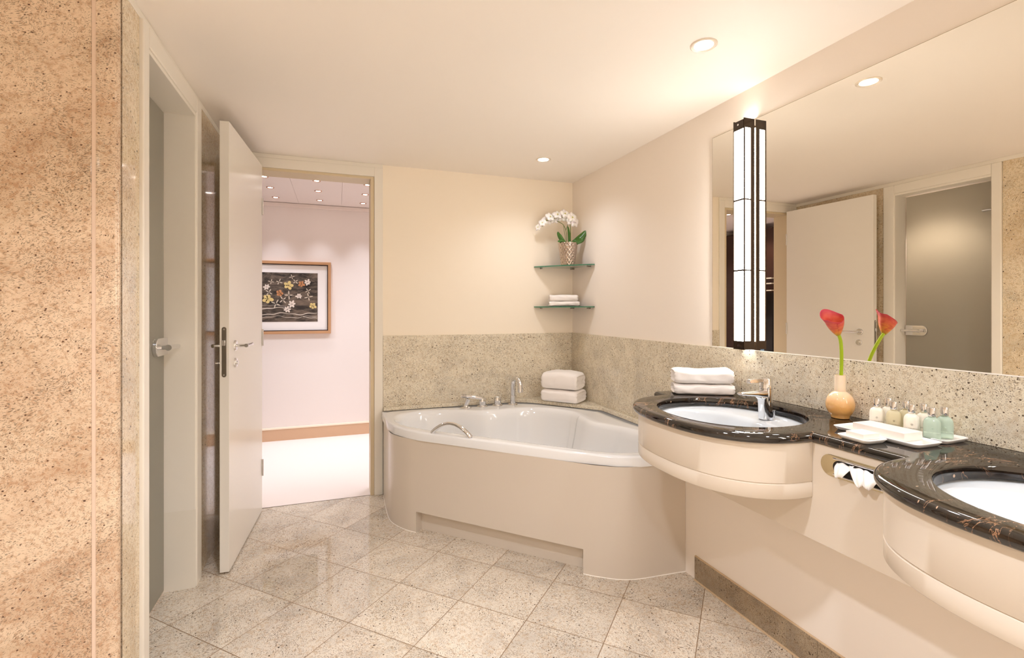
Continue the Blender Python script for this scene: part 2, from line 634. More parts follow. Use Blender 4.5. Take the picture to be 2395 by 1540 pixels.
for j, yy in enumerate((.708 + .025, 1.083, 1.46)):
    for i, xx in enumerate((-2.206, -1.84, -1.46)):
        downlight('hall_spotlight', 'small recessed hall spotlight of the %s column, %s' % (cols[i], rows[j]), xx, yy, 2.2288, .030, 6.5 if j else 5, HALLC,
                  'hall ceiling spotlights', flare=.62, size=R(72), blend=.75, ringm=hr, glowm=hg)
for xx, lb in ((-1.0, 'right of the door opening'), (-.4, 'at the right end of the hall'), (-2.7, 'behind the open door leaf'), (-3.3, 'near the dark wardrobe')):
    downlight('hall_spotlight', 'unseen hall spotlight added as fill ' + lb, xx, .95, 2.2288, .030, 19, HALLC, 'hall ceiling spotlights', flare=.62, size=R(130), blend=.6, ringm=hr, glowm=hg)  # unseen spotlights, added to brighten the hall
spot('toilet_lamp', (-3.42, -.42, 2.12), 30, (1, .88, .78), R(140), .5, .05)

# ------------------------------------------------------------------ bathtub
TZ = .555
TC = Vector((-.70, -.70))
outer = [(-.455, -.026), (-.362, -.094), (-.095, -.415), (-.027, -.50), (-.027, -1.0), (-.012, -1.474), (-.26, -1.474), (-.39, -1.462), (-.49, -1.421), (-.60, -1.335), (-.675, -1.266),
         (-1.269, -.674), (-1.327, -.596), (-1.385, -.48), (-1.408, -.36), (-1.413, -.20), (-1.413, -.028), (-1.0, -.026)]
inner = [(-1.10, -.105), (-.98, -.135), (-.86, -.20), (-.79, -.235), (-.72, -.243), (-.62, -.235), (-.47, -.232), (-.37, -.275), (-.275, -.37), (-.232, -.47), (-.235, -.62), (-.243, -.72), (-.235, -.79),
         (-.20, -.86), (-.135, -.98), (-.105, -1.10), (-.115, -1.22), (-.19, -1.345), (-.34, -1.385), (-.47, -1.345), (-.60, -1.235), (-.90, -.93), (-1.21, -.62), (-1.325, -.47), (-1.36, -.33), (-1.32, -.19), (-1.21, -.115)]


def star(poly, angs):
    out = []
    n = len(poly)
    for a in angs:
        d = Vector((math.cos(a), math.sin(a)))
        best = 0
        for i in range(n):
            p = Vector(poly[i]) - TC
            q = Vector(poly[(i + 1) % n]) - TC
            e = q - p
            den = d.x * e.y - d.y * e.x
            if abs(den) < 1e-12:
                continue
            t = (p.x * e.y - p.y * e.x) / den
            s_ = (p.x * d.y - p.y * d.x) / den
            if t > 0 and -1e-6 <= s_ <= 1 + 1e-6:
                best = max(best, t)
        out.append(best)
    return out


angs = [2 * PI * i / 240 for i in range(240)]
for p in outer[:6] + [outer[16]]:
    angs.append(math.atan2(p[1] - TC.y, p[0] - TC.x) % (2 * PI))
angs = sorted(set(round(a, 6) for a in angs))
ro = star(outer, angs)
inn = [(v.x, v.y) for v in catmull([(x, y, 0) for x, y in inner], 6, True)]
ri = star(inn, angs)


def tring(rs, z):
    return [(TC.x + r * math.cos(a), TC.y + r * math.sin(a), z) for r, a in zip(rs, angs)]


tub = thing('corner_bathtub', 'white corner bathtub with a five-sided rim and cream panelled front', 'bathtub', (-.9, -.9, 0))
bm = bm_()
smo = ri
for _ in range(30):
    smo = [(smo[i - 1] + smo[i] * 2 + smo[(i + 1) % len(smo)]) / 4 for i in range(len(smo))]
rr = [[r - .012 for r in ro], ro, [r - .0015 for r in ro], [r - .007 for r in ro]]
zz = [.511, .511, .549, TZ]
rings = [tring(r, z) for r, z in zip(rr, zz)]
for t, z in ((.35, TZ + .0005), (.8, TZ), (.96, TZ - .001)):
    rings.append(tring([a + (b - a) * t for a, b in zip([r - .007 for r in ro], ri)], z))
prof = [(0, -.004), (-.012, -.012), (-.022, -.028), (-.03, -.06), (-.045, -.13), (-.075, -.24), (-.115, -.33), (-.17, -.385), (-.25, -.41), (-.40, -.42)]
for i, (d, z) in enumerate(prof):
    k = i / len(prof)
    rings.append(tring([max((a * (1 - k) + b * k) + d, .05) for a, b in zip(ri, smo)], TZ + z))
loft(bm, rings, cap0=False, cap1=True)
obj('tub_shell', bm, M['acrylic'], tub, smooth=85)
# front panel with the toe recess
pan = [(-1.402, -.03), (-1.405, -.20), (-1.405, -.33), (-1.402, -.41), (-1.392, -.47), (-1.370, -.525), (-1.344, -.572), (-1.317, -.610), (-1.281, -.648),
       (-.614, -1.333), (-.58, -1.365), (-.54, -1.395), (-.50, -1.422), (-.46, -1.441), (-.42, -1.453), (-.36, -1.461), (-.258, -1.467), (-.1535, -1.4752)]
sm = catmull([(x, y, 0) for x, y in pan[:9]], 5)[:-1] + [Vector((pan[8][0], pan[8][1], 0))] + [Vector((pan[9][0], pan[9][1], 0))] + catmull([(x, y, 0) for x, y in pan[9:]], 5)[1:]
k8 = 8 * 5
bm = bm_()


def vwall(bm, pl, z0, z1):
    a = [bm.verts.new((p.x, p.y, z0)) for p in pl]
    b = [bm.verts.new((p.x, p.y, z1)) for p in pl]
    bridge(bm, a, b, False)


for z0_, z1_ in ((0, .115), (.115, .512)):
    vwall(bm, sm[:k8 + 1], z0_, z1_)
    vwall(bm, sm[k8 + 1:], z0_, z1_)
vwall(bm, sm[k8:k8 + 2], .115, .512)
A_, B_ = sm[k8], sm[k8 + 1]
dr = (B_ - A_).normalized()
nn = Vector((-dr.y, dr.x, 0))
if nn.dot(Vector((1, 1, 0))) < 0:
    nn = -nn
A2, B2 = A_ + nn * .052, B_ + nn * .052
vwall(bm, [A_, A2, B2, B_], 0, .115)
vs = [bm.verts.new((p.x, p.y, .115)) for p in (A_, A2, B2, B_)]
bm.faces.new(vs)
bmesh.ops.remove_doubles(bm, verts=bm.verts[:], dist=1e-5)
o = obj('front_panel', bm, M['panel'], tub, smooth=30)
bm = bm_()
vwall_pts = [p + Vector((-.0, 0, 0)) for p in sm]
tube(bm, [(p.x, p.y, .001) for p in sm[:k8 + 1]], .0022, 6)
obj('sealant_bead', bm, M['sealant_glint'], tub)
bm = bm_()
tube(bm, [(p.x, p.y, .001) for p in sm[k8 + 1:]], .0022, 6)
obj('sealant_bead', bm, M['sealant_glint'], tub)
# chrome grab handle on the front rim
bm = bm_()
p0, p1 = Vector((-1.200, -.700, TZ)), Vector((-1.030, -.870, TZ))
hp = []
for i in range(25):
    t = i / 24
    hp.append(p0.lerp(p1, t) + Vector((0, 0, .061 * math.sin(PI * t) ** .8)))
tube(bm, hp, [.0115 + .003 * abs(2 * i / 24 - 1) for i in range(25)], 14, flat=.8)
obj('grab_handle', bm, M['chrome'], tub)
# overflow and drain
bm = bm_()
lathe(bm, [(.035, 0), (.035, .006), (.028, .010), (.001, .011)], (-.62, -.78, TZ - .419), 28)
obj('drain', bm, M['chrome'], tub)

# bath taps on the back rim


def flange(bm, x, y, r, z=TZ):
    lathe(bm, [(r, 0), (r, .004), (r * .93, .008), (r * .55, .009)], (x, y, z + .0005), 28)


t = thing('bath_spout', 'tall curved chrome bath spout next to the towel ledge', 'tap', (-.522, -.108, TZ))
bm = bm_()
lathe(bm, [(.035, .0005), (.035, .004), (.032, .008), (.020, .0085), (.020, .064), (.0185, .066)], (0, 0, 0), 28)
obj('spout_base', bm, M['chrome'], t, world=False)
bm = bm_()
sp = [(0, 0, .066), (0, 0, .10), (0, 0, .135)]
for i in range(1, 15):
    a = PI * i / 14 * .97
    sp.append((.012 * (1 - math.cos(a)), -.042 * (1 - math.cos(a)), .140 + .050 * math.sin(a)))
sp.append((.0255, -.0855, .100))
tube(bm, sp, .0183, 18)
obj('spout_pipe', bm, M['chrome'], t, world=False)
kn = (('round chrome bath valve knob beside the hand shower', -.745), ('round chrome bath valve knob beside the tall spout', -.635))
for lb, x in kn:
    t = thing('bath_valve_knob', lb, 'tap', (x, -.105, TZ), 0, 'bath valve knobs')
    bm = bm_()
    lathe(bm, [(.036, .0005), (.036, .004), (.033, .008), (.022, .009), (.022, .014)], (0, 0, 0), 28)
    obj('valve_base', bm, M['chrome'], t, world=False)
    bm = bm_()
    lathe(bm, [(.0225, .0142), (.0265, .016), (.0265, .056), (.0255, .060), (.021, .060), (.001, .057)], (0, 0, 0), 32)
    obj('knob', bm, M['chrome'], t, world=False)
t = thing('hand_shower', 'chrome hand shower resting in its holder at the left of the bath taps', 'shower', (-.865, -.118, TZ))
bm = bm_()
lathe(bm, [(.036, .0005), (.036, .004), (.033, .008), (.018, .012), (.016, .020)], (0, 0, 0), 28)
obj('holder_base', bm, M['chrome'], t, world=False)
bm = bm_()
tube(bm, [(-.004, 0, .012), (.006, -.004, .040), (.016, -.008, .066)], [.013, .0165, .0185], 18)
obj('holder_cone', bm, M['chrome'], t, world=False)
bm = bm_()
tube(bm, [(-.030, .012, .083), (-.018, .008, .083), (.045, -.016, .079), (.105, -.040, .066)], [.0115, .0125, .0125, .010], 16)
obj('shower_handle', bm, M['chrome'], t, world=False)
bm = bm_()
for i in range(5):
    c0 = Vector((-.022 + .006 * i, .0095 - .0024 * i, .083))
    dd = Vector((.93, -.36, -.02)).normalized() * .0012
    tube(bm, [c0 - dd, c0 + dd], .0133, 14)
obj('grip_rings', bm, M['steel'], t, world=False)

# ------------------------------------------------------------------ towels


def towel(name, label, loc, rotz, L, D, H, seed, group, layers=2, tilt=0, sag=.0, foldside=-1):
    """a folded towel: L along x, D along y, H high; rounded fold towards -y, open layers at the ends"""
    random.seed(seed)
    bm = bm_()
    nx, nt = 36, 64
    rings = []
    for i in range(nx + 1):
        u = -1 + 2 * i / nx
        endr = 1 - max(0, (abs(u) - .90) / .10) ** 2 * .10
        pts = []
        for k in range(nt):
            a = 2 * PI * k / nt
            e = .42
            cy = math.copysign(abs(math.cos(a)) ** e, math.cos(a))
            cz = math.copysign(abs(math.sin(a)) ** .62, math.sin(a))
            y = cy * D / 2 * endr
            z = H / 2 + cz * H / 2 * (1 - (1 - endr) * 1.6)
            # layer grooves visible on the back fold and ends
            g = 0
            for m in range(1, layers):
                zg = H * m / layers
                g = max(g, math.exp(-((z - zg) / (H * .035)) ** 2))
            if cy * foldside < 0:
                y *= 1 - .03 * g
            nzv = noise.noise(Vector((u * 2.1 + seed, y * 14, z * 16 + seed)))
            z2 = z + (z / H) * (.0045 * nzv + sag * (u * u - .5) * -1)
            x = u * L / 2
            if abs(u) > .93:
                x *= 1 - .010 * g
            y += .004 * noise.noise(Vector((u * 3, a * 2, seed)))
            pts.append(Vector((x, y, max(z2, 0))))
        rings.append(pts)
    rs = loft(bm, rings, cap0=False, cap1=False)
    # ends: step inwards layer by layer so that the folds show
    for end, sgn in ((rs[0], -1), (rs[-1], 1)):
        prev = end
        cen = sum((v.co for v in end), Vector()) / len(end)
        for s_, dx in ((.93, .004), (.86, .003), (.80, -.003), (.60, -.003), (.3, -.003)):
            cur = []
            for v in end:
                q = cen + (v.co - cen) * s_
                zz_ = q.z / H
                g = 0
                for m in range(1, layers * 2):
                    g = max(g, math.exp(-((zz_ - m / (layers * 2)) / .035) ** 2))
                q.x = v.co.x + sgn * (dx - min(.006, H * .05) * g)
                cur.append(bm.verts.new(q))
            bridge(bm, prev, cur)
            prev = cur
        bm.faces.new(prev)
    bm.transform(Matrix.Rotation(tilt, 4, 'Y'))
    o = obj(name, bm, M['terry'], None, smooth=80)
    o.location = loc
    o.rotation_euler = (0, 0, rotz)
    tag(o, label, 'towel', group)
    return o


# by the bathtub: front edge runs from (-.357,-.197) to (-.185,-.399)
ang = math.atan2(-.399 + .197, -.185 + .357)
cx, cy = (-.357 - .185) / 2 + .118 * math.cos(ang + PI / 2), (-.197 - .399) / 2 + .118 * math.sin(ang + PI / 2)
towel('folded_towel', 'thick folded white towel lying flat on the stone ledge of the bath', (cx, cy, .5803), ang, .268, .20, .088, 4, 'white towels on the bath ledge')
towel('folded_towel', 'thick folded white towel on top of another on the bath ledge', (cx - .003, cy, .6700), ang + .03, .262, .19, .120, 9, 'white towels on the bath ledge', sag=.012)
# beside the first washbasin
ang = math.atan2(-1.725 + 1.606, -.096 + .308)
ang = math.atan2(-.119, .212)
L_ = .245
c0 = Vector(((-.308 - .096) / 2, (-1.606 - 1.725) / 2, 0)) + Vector((-math.sin(ang), math.cos(ang), 0)) * .078
towel('folded_towel', 'folded white hand towel lying on the black counter behind the basin', (c0.x, c0.y, .8563), ang, L_, .125, .046, 14, 'white hand towels on the counter')
towel('folded_towel', 'folded white hand towel on top of the one on the counter', (c0.x - .001, c0.y + .002, .9040), ang + .01, L_ - .004, .125, .062, 21, 'white hand towels on the counter', sag=-.004)
# on the lower glass shelf
ang = math.atan2(-.19 + .10, -.06 + .27)
ang = R(-19)
towel('folded_towel', 'thin folded white towel lying directly on the lower glass shelf', (-.128, -.113, 1.2505), ang, .215, .115, .036, 31, 'white towels on the glass shelf')
towel('folded_towel', 'folded white towel on top of another on the lower glass shelf', (-.130, -.110, 1.2882), ang, .200, .11, .046, 37, 'white towels on the glass shelf')

# ------------------------------------------------------------------ glass corner shelves and orchid


def corner_shelf(label, z):
    t = thing('glass_corner_shelf', label, 'shelf', (0, 0, z))
    bm = bm_()
    pts = [(-.003, -.003), (-.318, -.003), (-.316, -.020)]
    for i in range(1, 12):
        u = i / 12
        b = .012 * math.sin(PI * u)
        pts.append((-.316 + .296 * u - b * .7, -.020 - .325 * u - b * .7))
    pts += [(-.020, -.345), (-.003, -.347)]
    prism(bm, pts, -.008, 0)
    for f in bm.faces:
        if abs(f.normal.z) < .5:
            f.material_index = 1
    bm.normal_update()
    for f in bm.faces:
        f.material_index = 1 if abs(f.normal.z) < .5 else 0
    obj('glass_plate', bm, [M['glassg'], M['glassedge']], t, world=False, smooth=20)
    for (x, y, dx, dy) in ((-.265, -.0, 0, -1), (-.02, -.0, 0, -1), (-.0, -.285, -1, 0)):
        bm = bm_()
        if x == -.02:
            tube(bm, [(-.001, -.03, -.0125), (-.032, -.03, -.0125)], .004, 12)
            tube(bm, [(-.028, -.03, -.018), (-.028, -.03, -.0085)], .006, 12)
        else:
            tube(bm, [(x, y, -.013), (x + dx * .03, y + dy * .03, -.013)], .004, 12)
            tube(bm, [(x + dx * .024, y + dy * .024, -.018), (x + dx * .024, y + dy * .024, -.0085)], .0065, 12)
        obj('shelf_clip', bm, M['steel'], t, world=False)
    return t


corner_shelf('upper glass corner shelf above the bath, carrying the orchid pot', 1.545)
corner_shelf('lower glass corner shelf above the bath, carrying two folded towels', 1.25)

OX, OY, OZ = -.118, -.160, 1.5455
orch = thing('potted_orchid', 'white orchid in a faceted silver pot on the upper glass shelf', 'potted plant', (OX, OY, OZ))
bm = bm_()
rings = []
NZ, NA = 65, 144
for i in range(NZ):
    v = i / (NZ - 1)
    r = .050 + (.0715 - .050) * v
    z = .162 * v
    pts = []
    for k in range(NA):
        a = 2 * PI * k / NA
        f = abs(math.sin(6 * a + PI * 4.5 * v)) * abs(math.sin(6 * a - PI * 4.5 * v))
        f = max(abs(math.sin(6 * a + PI * 4.5 * v)), abs(math.sin(6 * a - PI * 4.5 * v)))
        pts.append(((r - .007 + .007 * f) * math.cos(a), (r - .007 + .007 * f) * math.sin(a), z))
    rings.append(pts)
ri_ = [[(.060 * math.cos(2 * PI * k / NA), .060 * math.sin(2 * PI * k / NA), .162) for k in range(NA)],
       [(.055 * math.cos(2 * PI * k / NA), .055 * math.sin(2 * PI * k / NA), .140) for k in range(NA)]]
loft(bm, rings + ri_)
obj('flower_pot', bm, pmat('hammered_silver', '#bfb0a4', .12, metal=1), orch, world=False, smooth=60)
green = pmat('orchid_leaf', '#3f6a22', .3, spec=.5)
dgreen = pmat('orchid_stem', '#5b6a24', .45)


def leaf(bm, pts, width, n=10, fold=.18):
    c = catmull(pts, n)
    L = []
    Rr = []
    Mi = []
    m = len(c)
    for i, p in enumerate(c):
        t = i / (m - 1)
        tt = (c[min(i + 1, m - 1)] - c[max(i - 1, 0)]).normalized()
        side, upv = frame_for(tt)
        flat_ = tt.cross(Vector((.43, .90, 0)))
        if flat_.length > .2:
            side = (side * (.35 if side.dot(flat_) > 0 else -.35) + flat_.normalized()).normalized()
            upv = side.cross(tt).normalized()
        wd = width * (math.sin(PI * min(1, t * .92 + .08)) ** .6) * (1 if t < .98 else .3)
        L.append(bm.verts.new(p + side * wd + upv * wd * fold))
        Rr.append(bm.verts.new(p - side * wd + upv * wd * fold))
        Mi.append(bm.verts.new(p))
    bridge(bm, L, Mi, False)
    bridge(bm, Mi, Rr, False)


def solid(o, th=.0015):
    s = o.modifiers.new('solid', 'SOLIDIFY')
    s.thickness = th
    s.offset = 0
    return o


for pts, wd in (([(.01, -.01, .145), (.055, -.028, .175), (.095, -.045, .215), (.118, -.055, .250)], .027),
                ([(.02, -.02, .150), (.05, -.04, .170), (.085, -.05, .185), (.105, -.06, .21)], .022),
                ([(-.01, 0, .14), (-.04, .01, .18), (-.06, .02, .22), (-.068, .026, .245)], .015),
                ([(-.01, -.01, .14), (-.04, -.01, .17), (-.06, -.01, .20), (-.066, -.008, .225)], .014),
                ([(-.01, -.02, .14), (-.04, -.02, .165), (-.065, -.015, .172), (-.085, -.01, .168)], .013),
                ([(.01, .0, .14), (.012, .0, .19), (.008, .0, .24), (.0, .0, .285)], .010)):
    bm = bm_()
    leaf(bm, pts, wd)
    solid(obj('leaf', bm, green, orch, world=False, smooth=80), .002)


# picture-plane offsets measured along the shelf front: a = to the right, z = up
AX = Vector((.942, -.336, 0))


def oz(a, z, d=0):
    return AX * a + Vector((-.336 * d, -.942 * d, z))


stems = (([oz(-.006, .14), oz(-.008, .20), oz(-.014, .255), oz(-.030, .29), oz(-.045, .305), oz(-.085, .322), oz(-.125, .318), oz(-.165, .298), oz(-.185, .282)], .0022),
         ([oz(-.014, .255), oz(-.002, .29), oz(.004, .315), oz(.004, .330), oz(-.014, .338), oz(-.04, .345), (oz(-.085, .343)), oz(-.14, .33), oz(-.20, .305)], .002),
         ([oz(-.014, .14), oz(-.018, .20), oz(-.026, .25), oz(-.030, .295)], .0016),
         ([oz(.020, .14), oz(.020, .22), oz(.018, .285), oz(.006, .325), oz(-.01, .355), oz(.012, .375)], .0026),
         ([oz(-.19, .285), oz(-.21, .262)], .0016))
for pts, r in stems:
    bm = bm_()
    tube(bm, catmull(pts, 6), r, 8)
    obj('flower_stem', bm, dgreen, orch, world=False)
petal = pmat('orchid_petal', '#fdf8f4', .5, sub=.15)
pcen = pmat('orchid_lip', '#d8d06a', .5)


def blossom(c, facing, r, seed):
    random.seed(seed)
    fz = Vector(facing).normalized()
    side, upv = frame_for(fz)
    bm = bm_()
    for k in range(5):
        a = PI / 2 + 2 * PI * k / 5 + random.uniform(-.1, .1)
        d = side * math.cos(a) + upv * math.sin(a)
        pd = fz.cross(d).normalized()
        wide = .62 if k in (1, 4) else .40
        rows_ = []
        for i in range(7):
            t = i / 6
            wv_ = wide * r * math.sin(PI * (t * .86 + .10)) ** .7
            base = c + d * (r * t) + fz * (.25 * r * math.sin(t * 2.6) - .1 * r * t)
            rows_.append([bm.verts.new(base + pd * (wv_ * s_) + fz * (-.18 * r * abs(s_) ** 2)) for s_ in (-1, -.5, 0, .5, 1)])
        for ra, rb in zip(rows_, rows_[1:]):
            bridge(bm, ra, rb, False)
    o = solid(obj('blossom', bm, petal, orch, world=False, smooth=80), .001)
    bm = bm_()
    bmesh.ops.create_icosphere(bm, subdivisions=2, radius=r * .12)
    bm.transform(Matrix.Translation(c + fz * r * .14))
    bm.transform(orch_m)
    o2 = obj('blossom_lip', bm, pcen, o, world=True)
    return o


orch_m = wmat(orch)
fl = (((-.215, .278), .020, (-.8, -.5, .1)), ((-.185, .308), .024, (-.6, -.7, .2)), ((-.150, .328), .030, (-.3, -.9, .3)), ((-.128, .350), .030, (.1, -.9, .5)), ((-.098, .340), .030, (-.2, -.95, .2)),
      ((-.075, .365), .031, (-.1, -.8, .6)), ((-.045, .355), .031, (-.2, -.9, .2)), ((-.022, .372), .030, (.1, -.9, .4)), ((-.000, .352), .030, (-.1, -1, .1)), ((.030, .345), .033, (.2, -.9, .2)),
      ((.048, .318), .034, (.3, -.9, .1)), ((.020, .322), .026, (-.2, -.9, -.1)))
for i, ((a, z), r, fc) in enumerate(fl):
    blossom(oz(a, z, .012 if i % 2 else -.006), fc, r * 1.3, i)

# ------------------------------------------------------------------ vanity: worktop, cabinet, basins, tap
VT, VB = .856, .8255
NEXP = 2.4


def sell(cx, cy, ax, ay, n, a0, a1, steps):
    out = []
    for i in range(steps + 1):
        a = a0 + (a1 - a0) * i / steps
        c, s_ = math.cos(a), math.sin(a)
        out.append((cx + ax * math.copysign(abs(s_) ** (2 / n), s_) * -1, cy + ay * math.copysign(abs(c) ** (2 / n), c)))
    return out


def vanity_outline(x, inset=0.0, left=-1.476):
    """plan of the front edge; inset shrinks it"""
    pts = [(0, left - inset), (x + inset + .02, left - inset)]
    for i in range(5):
        a = PI / 2 * i / 4
        pts.append((x + inset + .02 - .02 * math.sin(a), left - inset - .02 + .02 * math.cos(a)))
    for cy in (-1.92, -2.88):
        pts += sell(x + inset, cy, .292, .357 - inset, NEXP, 0.0, PI, 44)
    pts += [(x + inset, -4.0), (0, -4.0)]
    return pts


def dedupe(p):
    o = []
    for q in p:
        if not o or (abs(q[0] - o[-1][0]) + abs(q[1] - o[-1][1])) > 4e-4:
            o.append(q)
    return o


def offset(pts, d):
    n = len(pts)
    out = []
    for i in range(n):
        p = Vector(pts[i])
        a = Vector(pts[i - 1])
        b = Vector(pts[(i + 1) % n])
        e1 = (p - a).normalized()
        e2 = (b - p).normalized()
        n1 = Vector((-e1.y, e1.x))
        n2 = Vector((-e2.y, e2.x))
        m = (n1 + n2)
        m = m / max(m.dot(n1), .35) if m.length > 1e-6 else n1
        q = p + m * d
        if abs(p.x) < 1e-6:
            q = Vector((-.0102, p.y if p.y < -3.9 else q.y))
        out.append((q.x, q.y))
    return out


otl = dedupe(vanity_outline(-.338))
area2 = sum(otl[i][0] * otl[(i + 1) % len(otl)][1] - otl[(i + 1) % len(otl)][0] * otl[i][1] for i in range(len(otl)))
sgn = 1 if area2 > 0 else -1
bm = bm_()
rr_ = []
rad = (VT - VB) / 2
for i in range(13):
    a = -PI / 2 + PI * i / 12
    ins = rad * (1 - math.cos(a)) * sgn
    rr_.append(([(x, y, VB + rad + rad * math.sin(a)) for x, y in offset(otl, ins)]))
rs = loft(bm, rr_, cap0=False, cap1=False)


def hole_pts(cy, gx=0):
    return sell(-.330, cy, .235 + gx, .260 + gx, 2.15, 0, 2 * PI, 72)[:-1]


tops = []
bots = []
for cy in (-1.925, -2.885):
    a = ring(bm, [(x, y, VB) for x, y in hole_pts(cy, 0)])
    b = ring(bm, [(x, y, VT - .004) for x, y in hole_pts(cy, 0)])
    c = ring(bm, [(x, y, VT - .001) for x, y in hole_pts(cy, .0012)])
    d = ring(bm, [(x, y, VT) for x, y in hole_pts(cy, .004)])
    bridge(bm, a, b)
    bridge(bm, b, c)
    bridge(bm, c, d)
    tops.append(d)
    bots.append(a)


def edges_of(r):
    out = []
    for i in range(len(r)):
        e = bm.edges.get((r[i], r[(i + 1) % len(r)]))
        if e is None:
            e = bm.edges.new((r[i], r[(i + 1) % len(r)]))
        out.append(e)
    return out


bmesh.ops.triangle_fill(bm, use_beauty=True, use_dissolve=False, edges=edges_of(rs[-1]) + edges_of(tops[0]) + edges_of(tops[1]))
bmesh.ops.triangle_fill(bm, use_beauty=True, use_dissolve=False, edges=edges_of(rs[0]) + edges_of(bots[0]) + edges_of(bots[1]))
wt = obj('vanity_worktop', bm, M['black'], None, smooth=40)
tag(wt, 'polished black marble vanity worktop with two rounded bulges for basins', 'worktop')

# cabinet below: straight box plus two curved aprons with a groove
cab = thing('vanity_cabinet', 'cream wall-hung vanity cabinet with two curved aprons under black worktop', 'cabinet', (-.2, -2.5, .525))
bx('bottom_panel', M['cabinet'], -.3249, -.1535, -3.999, -1.491, .5272, .543, parent=cab)
bm = bm_()
# front: full height between the bulges, low behind them
yz = [(-1.49, .527), (-4.0, .527), (-4.0, .8248), (-3.222, .8248), (-3.222, .6545), (-2.538, .6545), (-2.538, .8248), (-2.262, .8248), (-2.262, .6545), (-1.578, .6545), (-1.578, .8248), (-1.49, .8248)]
loft(bm, [[(-.307, y, z) for y, z in yz], [(-.325, y, z) for y, z in yz]])
obj('front_panel', bm, M['cabinet'], cab, bevel=.0012)
bx('end_panel', M['cabinet'], -.3069, -.1535, -1.508, -1.4905, .5432, .8248, parent=cab)


def apron(cy):
    bm = bm_()
    prof_ = [(.04, .655), (.004, .655), (.0, .659), (.0, .7005), (.0035, .7035), (.0, .7065), (.0, .8248)]
    rings_ = []
    for ins, z in prof_:
        pts = sell(-.3255, cy, .282 - ins, .345 - ins, NEXP, .0, PI, 60)
        rings_.append([(x, y, z) for x, y in pts])
    rs_ = [ring(bm, r) for r in rings_]
    for a, b in zip(rs_, rs_[1:]):
        bridge(bm, a, b, False)
    bm.faces.new(rs_[0])
    obj('curved_apron', bm, M['cabinet'], cab, smooth=50)


apron(-1.92)
apron(-2.88)

# washbasins below the openings


def basin(cy, label):
    t = thing('washbasin', label, 'washbasin', (-.33, cy, .70))
    N = 96
    bm = bm_()
    rings_ = []

    def rg(cx, ax, ay, n, z, clipx=None, cyy=cy):
        pts = []
        for x, y in sell(cx, cyy, ax, ay, n, 0, 2 * PI, N)[:-1]:
            pts.append((min(x, clipx) if clipx is not None else x, y, z))
        return pts
    rings_.append(rg(-.330, .262, .288, 2.15, .8248))
    rings_.append(rg(-.330, .250, .276, 2.15, .8248))
    rings_.append(rg(-.330, .243, .270, 2.15, .8180))
    rings_.append(rg(-.375, .172, .252, 2.3, .8155))
    rings_.append(rg(-.380, .163, .243, 2.3, .8110))
    rings_.append(rg(-.384, .156, .234, 2.3, .800))
    rings_.append(rg(-.386, .148, .222, 2.3, .775))
    rings_.append(rg(-.388, .132, .196, 2.2, .735))
    rings_.append(rg(-.388, .105, .150, 2.1, .705))
    rings_.append(rg(-.388, .06, .085, 2.0, .695))
    rings_.append(rg(-.388, .02, .02, 2.0, .692))
    loft(bm, rings_, cap0=False)
    solid(obj('basin_bowl', bm, M['ceramic'], t, smooth=60), .0)
    t.children[0].modifiers.clear()
    bm = bm_()
    lathe(bm, [(.022, .0), (.022, .003), (.016, .005), (.001, .005)], (-.388, cy, .694), 24)
    obj('drain', bm, M['chrome'], t)
    return t


basin(-1.925, 'oval white washbasin set under the worktop beside the bath')
basin(-2.885, 'oval white washbasin nearest the camera, cut by the frame')

t = thing('basin_tap', 'single-lever chrome mixer tap standing in the white basin', 'tap', (-.174, -1.953, .8178))
bm = bm_()
lathe(bm, [(.0245, 0), (.0242, .004), (.0222, .03), (.0218, .114)], (0, 0, 0), 36)
obj('tap_body', bm, M['chrome'], t, world=False, smooth=50)
bm = bm_()
# web that swells from the foot into the spout
rings_ = []
for (x0, x1, z, wy) in ((-.0262, 0, .0, .016), (-.0262, 0, .03, .016), (-.0275, 0, .055, .016), (-.030, 0, .075, .0165), (-.040, 0, .084, .017)):
    rings_.append([(x0, -wy * .8, z), (x0 + .006, -wy, z), (x1, -wy, z), (x1, wy, z), (x0 + .006, wy, z), (x0, wy * .8, z)])
loft(bm, rings_)
obj('tap_web', bm, M['chrome'], t, world=False, smooth=60, bevel=.002)
bm = bm_()
rings_ = []
for (x, zb, zt, wy) in ((.0, .080, .110, .0195), (-.03, .083, .109, .0185), (-.07, .090, .1075, .0165), (-.105, .0935, .1065, .015), (-.122, .095, .106, .0145), (-.1265, .098, .104, .0135)):
    q = []
    for k in range(16):
        a = 2 * PI * k / 16
        q.append((x, wy * math.copysign(abs(math.cos(a)) ** .5, math.cos(a)), (zb + zt) / 2 + (zt - zb) / 2 * math.copysign(abs(math.sin(a)) ** .5, math.sin(a))))
    rings_.append(q)
loft(bm, rings_)
obj('spout', bm, M['chrome'], t, world=False, smooth=50)
bm = bm_()
tube(bm, [(-.106, 0, .098), (-.109, 0, .088)], [.0125, .012], 20)
obj('aerator', bm, M['steel'], t, world=False)
bm = bm_()
lathe(bm, [(.0212, .1145), (.0222, .1155), (.0222, .152), (.0212, .1535), (.001, .1537)], (0, 0, 0), 36)
obj('lever_cap', bm, M['chrome'], t, world=False, smooth=40)
bx('lever', M['chrome'], -.086, -.012, -.0085, .0085, .138, .1525, parent=t, world=False, bevel=.0015)
bm = bm_()
tube(bm, [(.040, 0, .0), (.040, 0, .022)], .0025, 10)
tube(bm, [(.040, 0, .022), (.040, 0, .030)], .0055, 14)
obj('drain_pull', bm, M['chrome'], t, world=False)

# tissue dispenser let into the cabinet front
t = thing('tissue_dispenser', 'chrome framed tissue slot set into the cream cabinet front', 'tissue dispenser', (-.3255, -2.40, .772))


